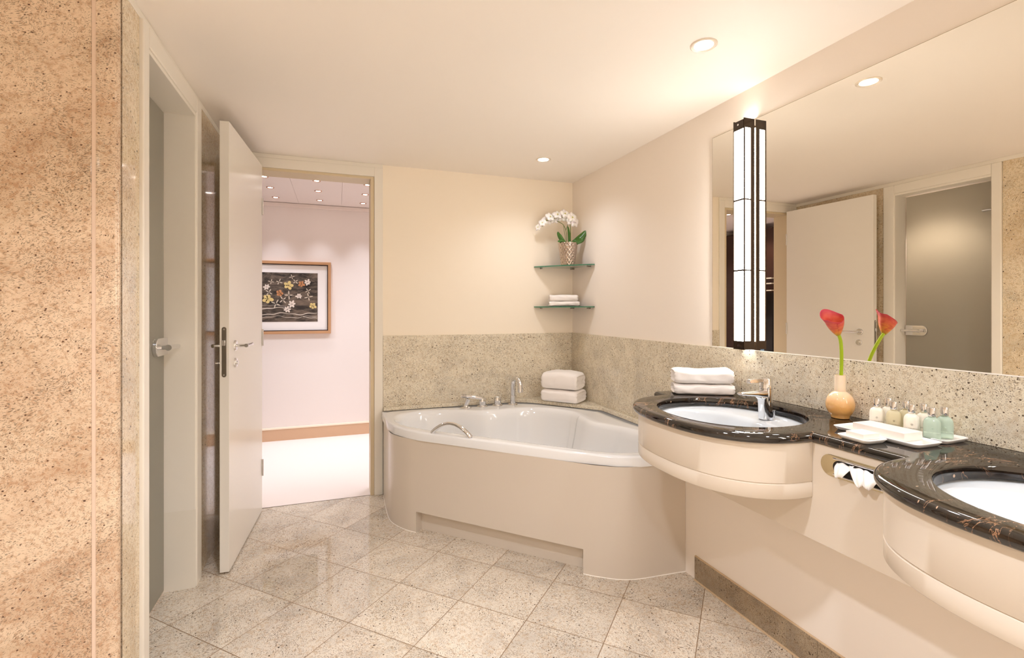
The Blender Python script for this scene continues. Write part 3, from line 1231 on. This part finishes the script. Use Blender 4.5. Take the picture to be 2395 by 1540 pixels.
def stadium(cy, cz, hl, r, n=12, x=0):
    out = []
    for i in range(n + 1):
        a = PI / 2 + PI * i / n
        out.append((x, cy - (-hl) * 1 - r * math.cos(a) * 1, cz + r * math.sin(a)))
    for i in range(n + 1):
        a = -PI / 2 + PI * i / n
        out.append((x, cy - hl - r * math.cos(a), cz + r * math.sin(a)))
    return out


bm = bm_()
loft(bm, [stadium(-2.415, .772, .09, .0315, x=-.3252), stadium(-2.415, .772, .09, .0315, x=-.3272), stadium(-2.415, .772, .09, .030, x=-.328)])
obj('cover_plate', bm, pmat('satin_plate', '#cfc09c', .2, metal=.8), t, smooth=40)
bm = bm_()
loft(bm, [stadium(-2.428, .772, .075, .020, x=-.3282), stadium(-2.428, .772, .075, .020, x=-.3292)])
obj('slot', bm, M['darkgap'], t, smooth=40)
bm = bm_()
for zz_ in (.7955, .7485):
    tube(bm, [(-.330, -2.335, zz_), (-.330, -2.50, zz_)], .003, 8)
obj('slot_rim', bm, M['chrome'], t)
tm = pmat('white_tissue', '#fffaf6', .8, sub=.1)
bm = bm_()
for q, (yc, wt_, dz, lean) in enumerate(((-2.372, .050, .041, .012), (-2.412, .054, .046, -.010), (-2.452, .050, .044, .006))):
    rows_ = []
    for k in range(9):
        v = k / 8
        row = []
        for i in range(15):
            u = -1 + 2 * i / 14
            hw = wt_ / 2 * (1 - .55 * v ** 1.6)
            y = yc + u * hw + lean * v
            z = .788 - dz * v + .006 * abs(u) * v + .0025 * math.sin(u * 5 + q * 2 + v * 3)
            x = -.3305 - .020 * math.sin(v * PI * .62) * (1 - .35 * u * u) - .0028 * math.sin(u * 8 + q + v * 4) * v - .002 * q
            row.append(bm.verts.new((x, y, z)))
        rows_.append(row)
    for a, b in zip(rows_, rows_[1:]):
        bridge(bm, a, b, False)
o = solid(obj('paper_tissue', bm, tm, None, smooth=70), .0008)
tag(o, 'crumpled white paper tissue poking out of the chrome slot', 'tissue')

# ------------------------------------------------------------------ mirror and its lamp
t = thing('wall_mirror', 'large frameless wall mirror above the stone splashback', 'mirror', (-.003, -2.4, 1.055))
bx('mirror_glass', M['mirror'], -.006, -.0005, -3.9, -1.486, 1.0545, 2.042, parent=t)
bm = bm_()
box(bm, -.0062, -.0004, -1.4858, -1.4848, 1.0545, 2.042)
box(bm, -.0062, -.0004, -3.9, -1.4858, 2.0421, 2.0433)
obj('polished_edge', bm, pmat('mirror_edge', '#bfae8e', .2, metal=.5), t)

t = thing('mirror_lamp', 'tall box lamp of dark metal and lit white glass on the mirror', 'wall lamp', (-.03, -1.71, 1.057))
x0, x1 = -.067, -.0115
ya, yb = -1.740, -1.680
zb, zt = 1.057, 2.042
bx('lamp_glass', M['lampglow'], x0 + .0025, x1 - .004 + .004, ya + .004, yb - .004, zb + .034, zt - .034, parent=t)
for nm, y0, y1 in (('side_plate', ya, ya + .003), ('side_plate', yb - .003, yb)):
    bm = bm_()
    box(bm, x0, x0 + .006, y0, y1, zb, zt)
    box(bm, -.030, x1 + .001, y0, y1, zb, zt)
    box(bm, x0 + .006, -.030, y0, y1, zb, zb + .037)
    box(bm, x0 + .006, -.030, y0, y1, zt - .040, zt)
    for zz_ in (1.395, 1.697):
        box(bm, x0 + .006, -.030, y0, y1, zz_ - .003, zz_ + .003)
    obj(nm, bm, M['bronze'], t)
for z0, z1 in ((zb, zb + .036), (zt - .044, zt - .006)):
    bx('front_plate', M['bronze'], x0 - .0015, x0 + .0015, ya + .0032, yb - .0032, z0, z1, parent=t)
for zz_ in (1.395, 1.697):
    bx('cross_bar', M['bronze'], x0 - .0015, x0 + .0015, ya + .0032, yb - .0032, zz_ - .0035, zz_ + .0035, parent=t)
for zz_ in (zb + .017, zt - .022):
    bm = bm_()
    tube(bm, [(x0 - .0016, (ya + yb) / 2, zz_), (x0 - .004, (ya + yb) / 2, zz_)], .0042, 14)
    obj('screw', bm, M['chrome'], t)

t2 = copy_tree(t)  # second lamp out of view, added for its fill light
t2.location.y = -3.74
tag(t2, 'unseen box lamp added as fill light at the far end of the mirror', 'wall lamp')

# ------------------------------------------------------------------ vase, lily
t = thing('bud_vase', 'round peach glass vase with a straight neck on black worktop', 'vase', (-.066, -2.160, VT + .0004))
vm = pmat('peach_opal_glass', '#f0c58c', .07, spec=.5, coat=.6, sub=.3)
k = NT(vm)
tc = k.n('ShaderNodeTexCoord')
sp_ = k.n('ShaderNodeSeparateXYZ')
k.l(tc.outputs['Object'], sp_.inputs[0])
k.l(k.mix(k.ramp(sp_.outputs[2], .035, .115), '#edb56c', '#f8e3c8'), k.b.inputs['Base Color'])
bm = bm_()
pr = [(.022, 0), (.027, .002)]
for i in range(1, 15):
    a = -PI / 2 + .60 + (PI - .60 - .42) * i / 14
    pr.append((.0432 * math.cos(a), .0475 + .0492 * math.sin(a)))
pr += [(.0182, .0955), (.0174, .101), (.0172, .147), (.0172, .148), (.0156, .148), (.0150, .140), (.0150, .10)]
lathe(bm, pr, n=48)
obj('vase_body', bm, vm, t, world=False, smooth=50)

t = thing('calla_lily', 'orange-red calla lily on a green stem standing in the vase', 'flower', (-.066, -2.160, VT + .02))
g2 = pmat('lily_stem', '#a9c41c', .4, spec=.4, sub=.1)
AXL = Vector((.942, -.336, 0))


def lp(a, z, d=0):
    # a = to the right along the picture, z = height above the worktop, d = towards the viewer
    return AXL * a + Vector((-.803 * d, -.596 * d, z - .02))


st_ = catmull([lp(.003, .03, .0), lp(.003, .13, .003), lp(.0045, .19, .014), lp(.004, .235, .030), lp(.001, .268, .045), lp(-.006, .290, .056)], 8)
bm = bm_()
tube(bm, st_, .0054, 12)
obj('stem', bm, g2, t, world=False)
sm_ = pmat('lily_spathe', '#e2573f', .4, sub=.15, spec=.35)
k = NT(sm_)
tc = k.n('ShaderNodeUVMap')
sep = k.n('ShaderNodeSeparateXYZ')
k.l(tc.outputs[0], sep.inputs[0])
c1 = k.mix(k.ramp(sep.outputs[1], .0, .22), '#b8b82e', '#e08a3e')
c2 = k.mix(k.ramp(sep.outputs[1], .25, .62), c1, '#d8664a')
c3 = k.mix(k.ramp(sep.outputs[1], .66, 1.0), c2, '#b8344c')
streak = k.noise(tc.outputs[0], 7, 4, .5, .6)
c3 = k.mix(k.math('MULTIPLY', k.ramp(streak, .42, .62), .55), c3, '#c63a3c')
k.l(c3, k.b.inputs['Base Color'])
bm = bm_()
uvl = bm.loops.layers.uv.new('UVMap')
base = st_[-1] - Vector((0, 0, .004))
axis = Vector((-.34, .04, .94)).normalized()
sd, up_ = frame_for(axis)
NU, NV = 44, 18
grid = []
for i in range(NU + 1):
    u = i / NU
    ph = PI - .35 + u * (2 * PI + .95)
    row = []
    for k_ in range(NV + 1):
        v = k_ / NV
        spir = .0035 * (u - .5)
        r = .0052 + .0215 * math.sin(v * PI * .60) ** .95 + spir * v
        lift = .070 * v
        tipf = math.cos((u - .5) * 2 * PI)
        lift += .026 * max(0, tipf) ** 3 * v ** 2 - .018 * max(0, -tipf) * v ** 2
        r *= 1 + (.10 + .35 * max(0, tipf)) * max(0, v - .72) / .28
        curl = max(0, v - .8) / .2
        lift -= .006 * curl ** 2
        dvec = sd * math.cos(ph) + up_ * math.sin(ph)
        row.append((bm.verts.new(base + axis * lift + dvec * r), u, v))
    grid.append(row)
for a, b in zip(grid, grid[1:]):
    for i in range(NV):
        q = (a[i], a[i + 1], b[i + 1], b[i])
        f = bm.faces.new([x[0] for x in q])
        for lo, x in zip(f.loops, q):
            lo[uvl].uv = (x[1], x[2])
solid(obj('spathe', bm, sm_, t, world=False, smooth=80), .0012)
bm = bm_()
tube(bm, [base + axis * .006, base + axis * .03, base + axis * .046], [.003, .0034, .0015], 10)
obj('spadix', bm, pmat('lily_spadix', '#e8a83a', .6), t, world=False)

# ------------------------------------------------------------------ trays, soap boxes, bottles


def tray(label, x0, x1, y0, y1, rz, group=None, h=.0125, z=0.0):
    cx_, cy_ = (x0 + x1) / 2, (y0 + y1) / 2
    t = thing('soap_tray', label, 'tray', (cx_, cy_, VT + .0003 + z), rz, group)
    bm = bm_()
    hx, hy = (x1 - x0) / 2, (y1 - y0) / 2

    def rr2(ix, z_, rc=.014):
        pts = []
        for sx_, sy_, a0 in ((1, 1, 0), (-1, 1, PI / 2), (-1, -1, PI), (1, -1, 3 * PI / 2)):
            for i in range(7):
                a = a0 + PI / 2 * i / 6
                pts.append((sx_ * (hx - ix - rc) + rc * math.cos(a), sy_ * (hy - ix - rc) + rc * math.sin(a), z_))
        return pts
    loft(bm, [rr2(.010, 0), rr2(.007, .001), rr2(.001, h * .75), rr2(0, h - .001), rr2(.0008, h), rr2(.003, h), rr2(.006, h - .0035), rr2(.012, h - .0045)])
    obj('tray_dish', bm, M['traym'], t, world=False, smooth=50)
    return t


tray('long white tray carrying the long box at the worktop front', -.238, -.134, -2.505, -2.258, R(-1.5), 'long white trays', z=.0)
tray('long white tray by the splashback carrying the toiletry bottles', -.128, -.018, -2.503, -2.270, R(1), 'long white trays', z=.0)
tray('small white tray with a small box at the worktop edge', -.326, -.2425, -2.433, -2.338, R(-3))
o = bx('soap_carton', M['soap'], -.0365, .0365, -.0725, .0725, 0, .0235, bevel=.0008)
o.location = (-.187, -2.388, VT + .0085)
o.rotation_euler = (0, 0, R(-1.5))
tag(o, 'long plain white cardboard box lying on the long front tray', 'box')
o = bx('soap_carton', M['soap'], -.030, .030, -.026, .026, 0, .0165, bevel=.0008)
o.location = (-.2835, -2.387, VT + .0085)
o.rotation_euler = (0, 0, R(-3))
tag(o, 'small plain white box lying on the small tray', 'box')

clearp = dict(rough=.04, trans=1, ior=1.4)
BM = {
    'milk': pmat('milky_plastic', '#f6efe0', .12, coat=.5, sub=.1),
    'amber': pmat('amber_gel', '#f6ebc4', .06, trans=.35, ior=1.36),
    'green': pmat('green_gel', '#e0f7e4', .06, trans=.45, ior=1.36),
}
ink = pmat('label_ink', '#8d8474', .5)
inkw = pmat('label_ink_pale', '#dff0e0', .5)


def bottle_rings(bm, hx, hy, prof_, n=40):
    rings_ = []
    for s_, z_ in prof_:
        q = []
        for k in range(n):
            a = 2 * PI * k / n
            q.append((hx * s_ * math.copysign(abs(math.cos(a)) ** .75, math.cos(a)), hy * s_ * math.copysign(abs(math.sin(a)) ** .75, math.sin(a)), z_))
        rings_.append(q)
    loft(bm, rings_)


_txt = {}


def text_obj(txt, size, mat, parent, loc, rot):
    key = (txt, size, mat.name)
    if key not in _txt:
        cu = bpy.data.curves.new('lettering', 'FONT')
        cu.body = txt
        cu.size = size
        cu.align_x = 'CENTER'
        cu.align_y = 'CENTER'
        cu.extrude = .00005
        tmp = bpy.data.objects.new('lettering_source', cu)
        COL.objects.link(tmp)
        dg = bpy.context.evaluated_depsgraph_get()
        me = bpy.data.meshes.new_from_object(tmp.evaluated_get(dg))
        bpy.data.objects.remove(tmp)
        bpy.data.curves.remove(cu)
        me.materials.clear()
        me.materials.append(mat)
        _txt[key] = me
    o_ = bpy.data.objects.new('lettering', _txt[key])
    o_.location = loc
    o_.rotation_euler = rot
    COL.objects.link(o_)
    o_.parent = parent
    return o_


def bottle(kind, label, x, y, group):
    t_ = thing('toiletry_bottle', label, 'bottle', (x, y, VT + .0088), R(-58), group)
    bm_b = bm_()
    bottle_rings(bm_b, .0195, .0138, [(.86, 0), (.96, .001), (1, .004), (1, .040), (.98, .0455), (.92, .0505), (.80, .055), (.62, .0585), (.46, .060), (.44, .0635)])
    body = obj('bottle_body', bm_b, BM[kind], t_, world=False, smooth=50)
    bm_b = bm_()
    lathe(bm_b, [(.0092, .0637), (.0096, .0645), (.0096, .067), (.0088, .0675), (.0088, .0685), (.0096, .069), (.0096, .0865), (.0092, .0873), (.001, .0874)], n=28)
    obj('bottle_cap', bm_b, M['chrome'], t_, world=False, smooth=40)
    im = ink if kind != 'green' else inkw
    text_obj('MOLTON BROWN', .0042, im, t_, (0, -.01405, .019), (PI / 2, 0, 0))
    bm_b = bm_()
    for q in range(8):
        a = 2 * PI * q / 8
        tube(bm_b, [(.0012 * math.cos(a), -.0141, .031 + .0012 * math.sin(a)), (.0034 * math.cos(a), -.0141, .031 + .0034 * math.sin(a))], [.0012, .0003], 5, flat=.3)
    obj('label_emblem', bm_b, im, t_, world=False)
    return t_


spec_ = [('milk', 'cream bottle with a chrome cap nearest the peach vase', -.112, -2.312), ('milk', 'cream bottle with a chrome cap next to wall, first of the back row', -.068, -2.318),
         ('amber', 'amber bottle with a chrome cap in the front row of bottles', -.113, -2.362), ('amber', 'amber bottle half hidden in the back row by the splashback', -.069, -2.368),
         ('milk', 'cream bottle between the amber and the green ones, front row', -.114, -2.411), ('milk', 'cream bottle between the amber and the green ones, back row', -.070, -2.417),
         ('green', 'pale green bottle at the end of the front row', -.113, -2.462), ('green', 'pale green bottle at the end of the back row', -.069, -2.468)]
for kd, lb, x, y in spec_:
    bottle(kd, lb, x, y, 'toiletry bottles on the tray')

# ------------------------------------------------------------------ door to the hall (open, hinged by the left wall)
HX, HY = -2.158, -.048
dirv = Vector((-2.2015 + 2.158, -.775 + .048))
LW = dirv.length
DA = math.atan2(dirv.y, dirv.x)
d1 = bpy.data.objects.new('door_1', None)
d1.location = (HX, HY, .008)
d1.rotation_euler = (0, 0, DA)
COL.objects.link(d1)
tag(d1, 'white flush door standing open against the stone wall, chrome lever', 'door')
d1['kind'] = 'structure'
# local: x along the leaf from the hinge, y: + is the side facing the room (checked below)
TH = .0395
bx('door_leaf', M['doorwhite'], 0, LW, 0, TH, 0, 2.095, parent=d1, world=False, bevel=.0012)


def lever(side):
    """handle set; side +1 = room side face (y = TH), -1 = wall side face (y = 0)"""
    y0 = TH if side > 0 else 0
    s_ = side
    o_ = bpy.data.objects.new('door_handle', None)
    o_.location = (LW - .100, y0, 1.045)
    COL.objects.link(o_)
    o_.parent = d1
    bm = bm_()
    tube(bm, [(0, 0, 0), (0, s_ * .004, 0), (0, s_ * .009, 0)], [.026, .026, .022], 28)
    obj('rose', bm, M['chrome'], o_, world=False, smooth=50)
    bm = bm_()
    tube(bm, [(0, s_ * .009, 0), (0, s_ * .05, 0)], .008, 16)
    tube(bm, [(.009, s_ * .052, 0), (-.018, s_ * .052, 0), (-.022, s_ * .052, 0), (-.110, s_ * .052, 0)], [.009, .009, .0075, .0085], 16)
    obj('lever_grip', bm, M['chrome'], o_, world=False)
    return o_


lever(1)
lever(-1)
bm = bm_()
tube(bm, [(LW - .105, TH, .962), (LW - .105, TH + .004, .962), (LW - .105, TH + .009, .962)], [.024, .024, .020], 28)
tube(bm, [(LW - .105, TH + .009, .962), (LW - .105, TH + .014, .962)], .009, 16)
obj('lock_rose', bm, M['chrome'], d1, world=False, smooth=50)
bm = bm_()
tube(bm, [(LW - .105, 0, .962), (LW - .105, -.006, .962)], .022, 24)
tube(bm, [(LW - .105, -.006, .962), (LW - .105, -.03, .962)], .005, 12)
tube(bm, [(LW - .105, -.03, .962), (LW - .105, -.042, .962)], .014, 18, flat=.6)
obj('thumb_turn', bm, M['chrome'], d1, world=False, smooth=50)
# lock plate on the edge
bm = bm_()


def pill(cz, hz, r, x):
    out = []
    for i in range(11):
        a = PI * i / 10
        out.append((x, TH / 2 - .001 + r * math.cos(a), cz + hz + r * math.sin(a)))
    for i in range(11):
        a = PI + PI * i / 10
        out.append((x, TH / 2 - .001 + r * math.cos(a), cz - hz + r * math.sin(a)))
    return out


loft(bm, [pill(1.022, .107, .0095, LW + .0001), pill(1.022, .107, .0095, LW + .0012)])
lp_ = obj('lock_plate', bm, M['steel'], d1, world=False, smooth=40)
bx('latch', M['chrome'], LW + .001, LW + .009, TH / 2 - .008, TH / 2 + .005, 1.052, 1.078, parent=lp_, world=False, bevel=.002)
for zz_ in (1.128, .916):
    bm = bm_()
    tube(bm, [(LW + .001, TH / 2 - .001, zz_), (LW + .0022, TH / 2 - .001, zz_)], .0042, 12)
    obj('plate_screw', bm, M['chrome'], lp_, world=False)
for zz_ in (.26, 1.05, 1.845):
    bm = bm_()
    tube(bm, [(.001, TH + .004, zz_ - .05), (.001, TH + .004, zz_ + .05)], .0045, 12)
    obj('hinge', bm, M['chrome'], d1, world=False)

# ------------------------------------------------------------------ frosted glass door in the left wall
d2 = bpy.data.objects.new('door_2', None)
d2.location = (XL - .118, G0 + .01, .0)
COL.objects.link(d2)
tag(d2, 'frosted glass door in a white frame in the granite wall', 'door')
d2['kind'] = 'structure'
fg = pmat('frosted_glass', '#c9cabd', .34, trans=.7, ior=1.45)
bx('glass_leaf', fg, 0, .008, 0, .562, .012, 2.079, parent=d2, world=False, bevel=.0008)


def gplate(name, y0, y1, z0, z1, th, endr):
    bm = bm_()
    out = []
    r = (z1 - z0) / 2
    for i in range(13):
        a = PI / 2 + PI * i / 12
        out.append((y0 + endr + endr * math.cos(a), (z0 + z1) / 2 + r * math.sin(a)))
    out.append((y1, z0))
    out.append((y1, z1))
    loft(bm, [[(.0081, y, z) for y, z in out], [(.0081 + th, y, z) for y, z in out]])
    return obj(name, bm, M['chrome'], d2, world=False, smooth=40, bevel=.002)


gp = gplate('lock_case', .415, .558, 1.034, 1.108, .016, .03)
bm = bm_()
tube(bm, [(.024, .455, 1.070), (.052, .455, 1.070)], .009, 16)
tube(bm, [(.056, .445, 1.070), (.056, .50, 1.070), (.060, .56, 1.068)], [.0125, .010, .0105], 18)
obj('lever_grip', bm, M['chrome'], d2, world=False)
bm = bm_()
out = []
for zz_ in (.24, 1.888):
    tube(bm, [(.016, .02, zz_), (.016, .085, zz_)], .020, 18, flat=.5)
obj('glass_hinge', bm, M['chrome'], d2, world=False)

# ------------------------------------------------------------------ hall picture
PX0, PX1, PZ0, PZ1 = -2.74, -1.746, .998, 1.679
t = thing('framed_picture', 'framed painting of pale flowers on dark ground on hall wall', 'picture', ((PX0 + PX1) / 2, YH, (PZ0 + PZ1) / 2))
yf = YH - .03
bm = bm_()
fw_ = .026
box(bm, PX0, PX1, yf, YH - .0005, PZ1 - fw_, PZ1)
box(bm, PX0, PX1, yf, YH - .0005, PZ0, PZ0 + fw_)
box(bm, PX0, PX0 + fw_, yf, YH - .0005, PZ0 + fw_, PZ1 - fw_)
box(bm, PX1 - fw_, PX1, yf, YH - .0005, PZ0 + fw_, PZ1 - fw_)
obj('picture_frame', bm, pmat('light_wood_frame', '#c9986f', .35), t, bevel=.0015)
bm = bm_()
a, b = fw_, fw_ + .008
for q in ((PX0 + a, PX1 - a, PZ1 - b, PZ1 - a), (PX0 + a, PX1 - a, PZ0 + a, PZ0 + b), (PX0 + a, PX0 + b, PZ0 + b, PZ1 - b), (PX1 - b, PX1 - a, PZ0 + b, PZ1 - b)):
    box(bm, q[0], q[1], yf + .006, YH - .012, q[2], q[3])
obj('inner_lip', bm, pmat('dark_lip', '#33130c', .5), t)
bx('mat_board', pmat('mat_board', '#fbf5f3', .8), PX0 + a, PX1 - a, YH - .0118, YH - .001, PZ0 + a, PZ1 - a, parent=t)
pm = pmat('painted_paper', '#4a3d33', .7)
k = NT(pm)
g = k.n('ShaderNodeNewGeometry')
mp = k.n('ShaderNodeMapping')
mp.inputs['Scale'].default_value = (1.2, 1, 3.4)
mp.inputs['Rotation'].default_value = (0, .15, 0)
k.l(g.outputs['Position'], mp.inputs['Vector'])
n1 = k.noise(mp.outputs[0], 4.5, 6, .6, 1.4)
c = k.mix(k.ramp(n1, .35, .7), '#2c241f', '#7d6b5c')
n2 = k.noise(mp.outputs[0], 14, 4, .6, .6)
c = k.mix(k.math('MULTIPLY', k.ramp(n2, .55, .75), .5), c, '#9a897a')
k.l(c, k.b.inputs['Base Color'])
AX0, AX1, AZ0, AZ1 = PX0 + .118, -1.865, 1.112, 1.572
pbm = bm_()
pmats = [pm]
box(pbm, AX0, AX1, YH - .0135, YH - .0119, AZ0, AZ1)


def paint(col, start):
    pmats.append(pmat('paint_%d' % len(pmats), col, .7))
    pbm.faces.ensure_lookup_table()
    for f in pbm.faces[start:]:
        f.material_index = len(pmats) - 1

yy0 = YH - .0138
random.seed(5)


def petals(bm, cx_, cz_, r, n, wd, rot=0, y=yy0):
    for k_ in range(n):
        a = rot + 2 * PI * k_ / n + random.uniform(-.15, .15)
        ln = r * random.uniform(.8, 1.1)
        pts = []
        for i in range(10):
            q = 2 * PI * i / 10
            lx = ln * .55 + ln * .45 * math.cos(q)
            lz = wd * r * math.sin(q) * (1 if math.cos(q) > -.9 else .4)
            pts.append((cx_ + lx * math.cos(a) - lz * math.sin(a), y, cz_ + lx * math.sin(a) + lz * math.cos(a)))
        bm.faces.new([bm.verts.new(p) for p in pts])


def pic(px, pz):
    """crop pixel of the photograph's picture to wall x, z"""
    return (-2.34 + (px - 90) * (.475 / 965.0), 1.572 - (pz - 350) * (.462 / 845.0))


def flowers(name, col, items, n, wd):
    s0 = len(pbm.faces)
    for i, (px, pz, r) in enumerate(items):
        cx_, cz_ = pic(px, pz)
        petals(pbm, cx_, cz_, r * .00052, n, wd, rot=i * 1.1)
    paint(col, s0)


flowers('painted_yellow_flowers', '#e3c987', [(540, 570, 82), (180, 800, 95), (965, 915, 70), (-230, 640, 85), (-480, 900, 80)], 5, .34)
flowers('painted_orange_flowers', '#c98a5c', [(385, 705, 68), (765, 545, 60), (-330, 480, 70)], 5, .36)
flowers('painted_white_flowers', '#efe0d4', [(160, 600, 55), (720, 750, 58), (600, 890, 70), (520, 980, 62), (875, 510, 62), (-100, 760, 62), (-560, 600, 60)], 6, .26)
flowers('painted_leaves', '#cfc0ae', [(545, 735, 78), (320, 880, 80), (440, 815, 75), (890, 765, 76), (375, 510, 62), (660, 500, 60), (600, 420, 50), (240, 510, 55), (200, 690, 70), (880, 660, 60), (-60, 560, 70), (-400, 760, 80)], 4, .13)
bm = pbm
s0 = len(pbm.faces)
for (z_, amp, wdt, ph) in ((1055, 14, 14, 0), (1110, 16, 8, 1), (1125, 12, 10, 2.2), (960, 12, 16, .7), (915, 8, 6, 2)):
    for (xa, xb) in (((-560, 1040) if z_ != 1125 else (760, 1045)) if z_ > 1000 else (-560, 500),):
        topv, botv = [], []
        for i in range(61):
            px = xa + (xb - xa) * i / 60
            zz1 = z_ + amp * math.sin(px * .011 + ph) + amp * .5 * math.sin(px * .027 + ph)
            ww = wdt * (.5 + .5 * abs(math.sin(px * .006 + ph)))
            x_, za = pic(px, zz1 - ww / 2)
            _, zb_ = pic(px, zz1 + ww / 2)
            topv.append(bm.verts.new((x_, yy0 + .0001, za)))
            botv.append(bm.verts.new((x_, yy0 + .0001, zb_)))
        bridge(bm, topv, botv, False)
paint('#d9cbbd', s0)
s0 = len(pbm.faces)
br = catmull([(*[pic(1025, 495)][0], 0), (*[pic(900, 550)][0], 0), (*[pic(820, 640)][0], 0), (*[pic(700, 700)][0], 0), (*[pic(600, 740)][0], 0)], 8)
tv = [bm.verts.new((p.x, yy0 - .0001, p.y + .0022)) for p in br]
bv = [bm.verts.new((p.x, yy0 - .0001, p.y - .0022)) for p in br]
bridge(bm, tv, bv, False)
paint('#17110e', s0)
obj('painting', pbm, pmats, t, smooth=0)

# ------------------------------------------------------------------ dark wardrobe at the left end of the hall (seen in the mirror)
t = thing('dark_wardrobe', 'tall dark brown wardrobe in the hall, seen only in the mirror', 'wardrobe', (-3.2, 1.27, 0))
dw = pmat('dark_walnut', '#3a1f14', .25, spec=.5)
bx('wardrobe_body', dw, -3.45, -3.02, .90, YH - .02, .001, 2.17, parent=t, bevel=.002)
bx('wardrobe_door', dw, -3.02, -3.0, 1.10, YH - .022, .06, 2.15, parent=t, bevel=.002)
bx('wardrobe_side', pmat('near_black_wood', '#140d0a', .2), -3.02, -3.0, .905, 1.095, .06, 1.42, parent=t, bevel=.002)
bx('glass_strip', pmat('blue_glass_strip', '#6f95b8', .1), -3.0, -2.997, 1.02, 1.07, .6, 1.38, parent=t)
bm = bm_()
for zz_ in (1.44, 1.52, 1.58):
    box(bm, -3.02, -2.985, .905, 1.095, zz_, zz_ + .012)
obj('shelf_edge', bm, pmat('pale_shelf', '#f2e2cb', .4), t)
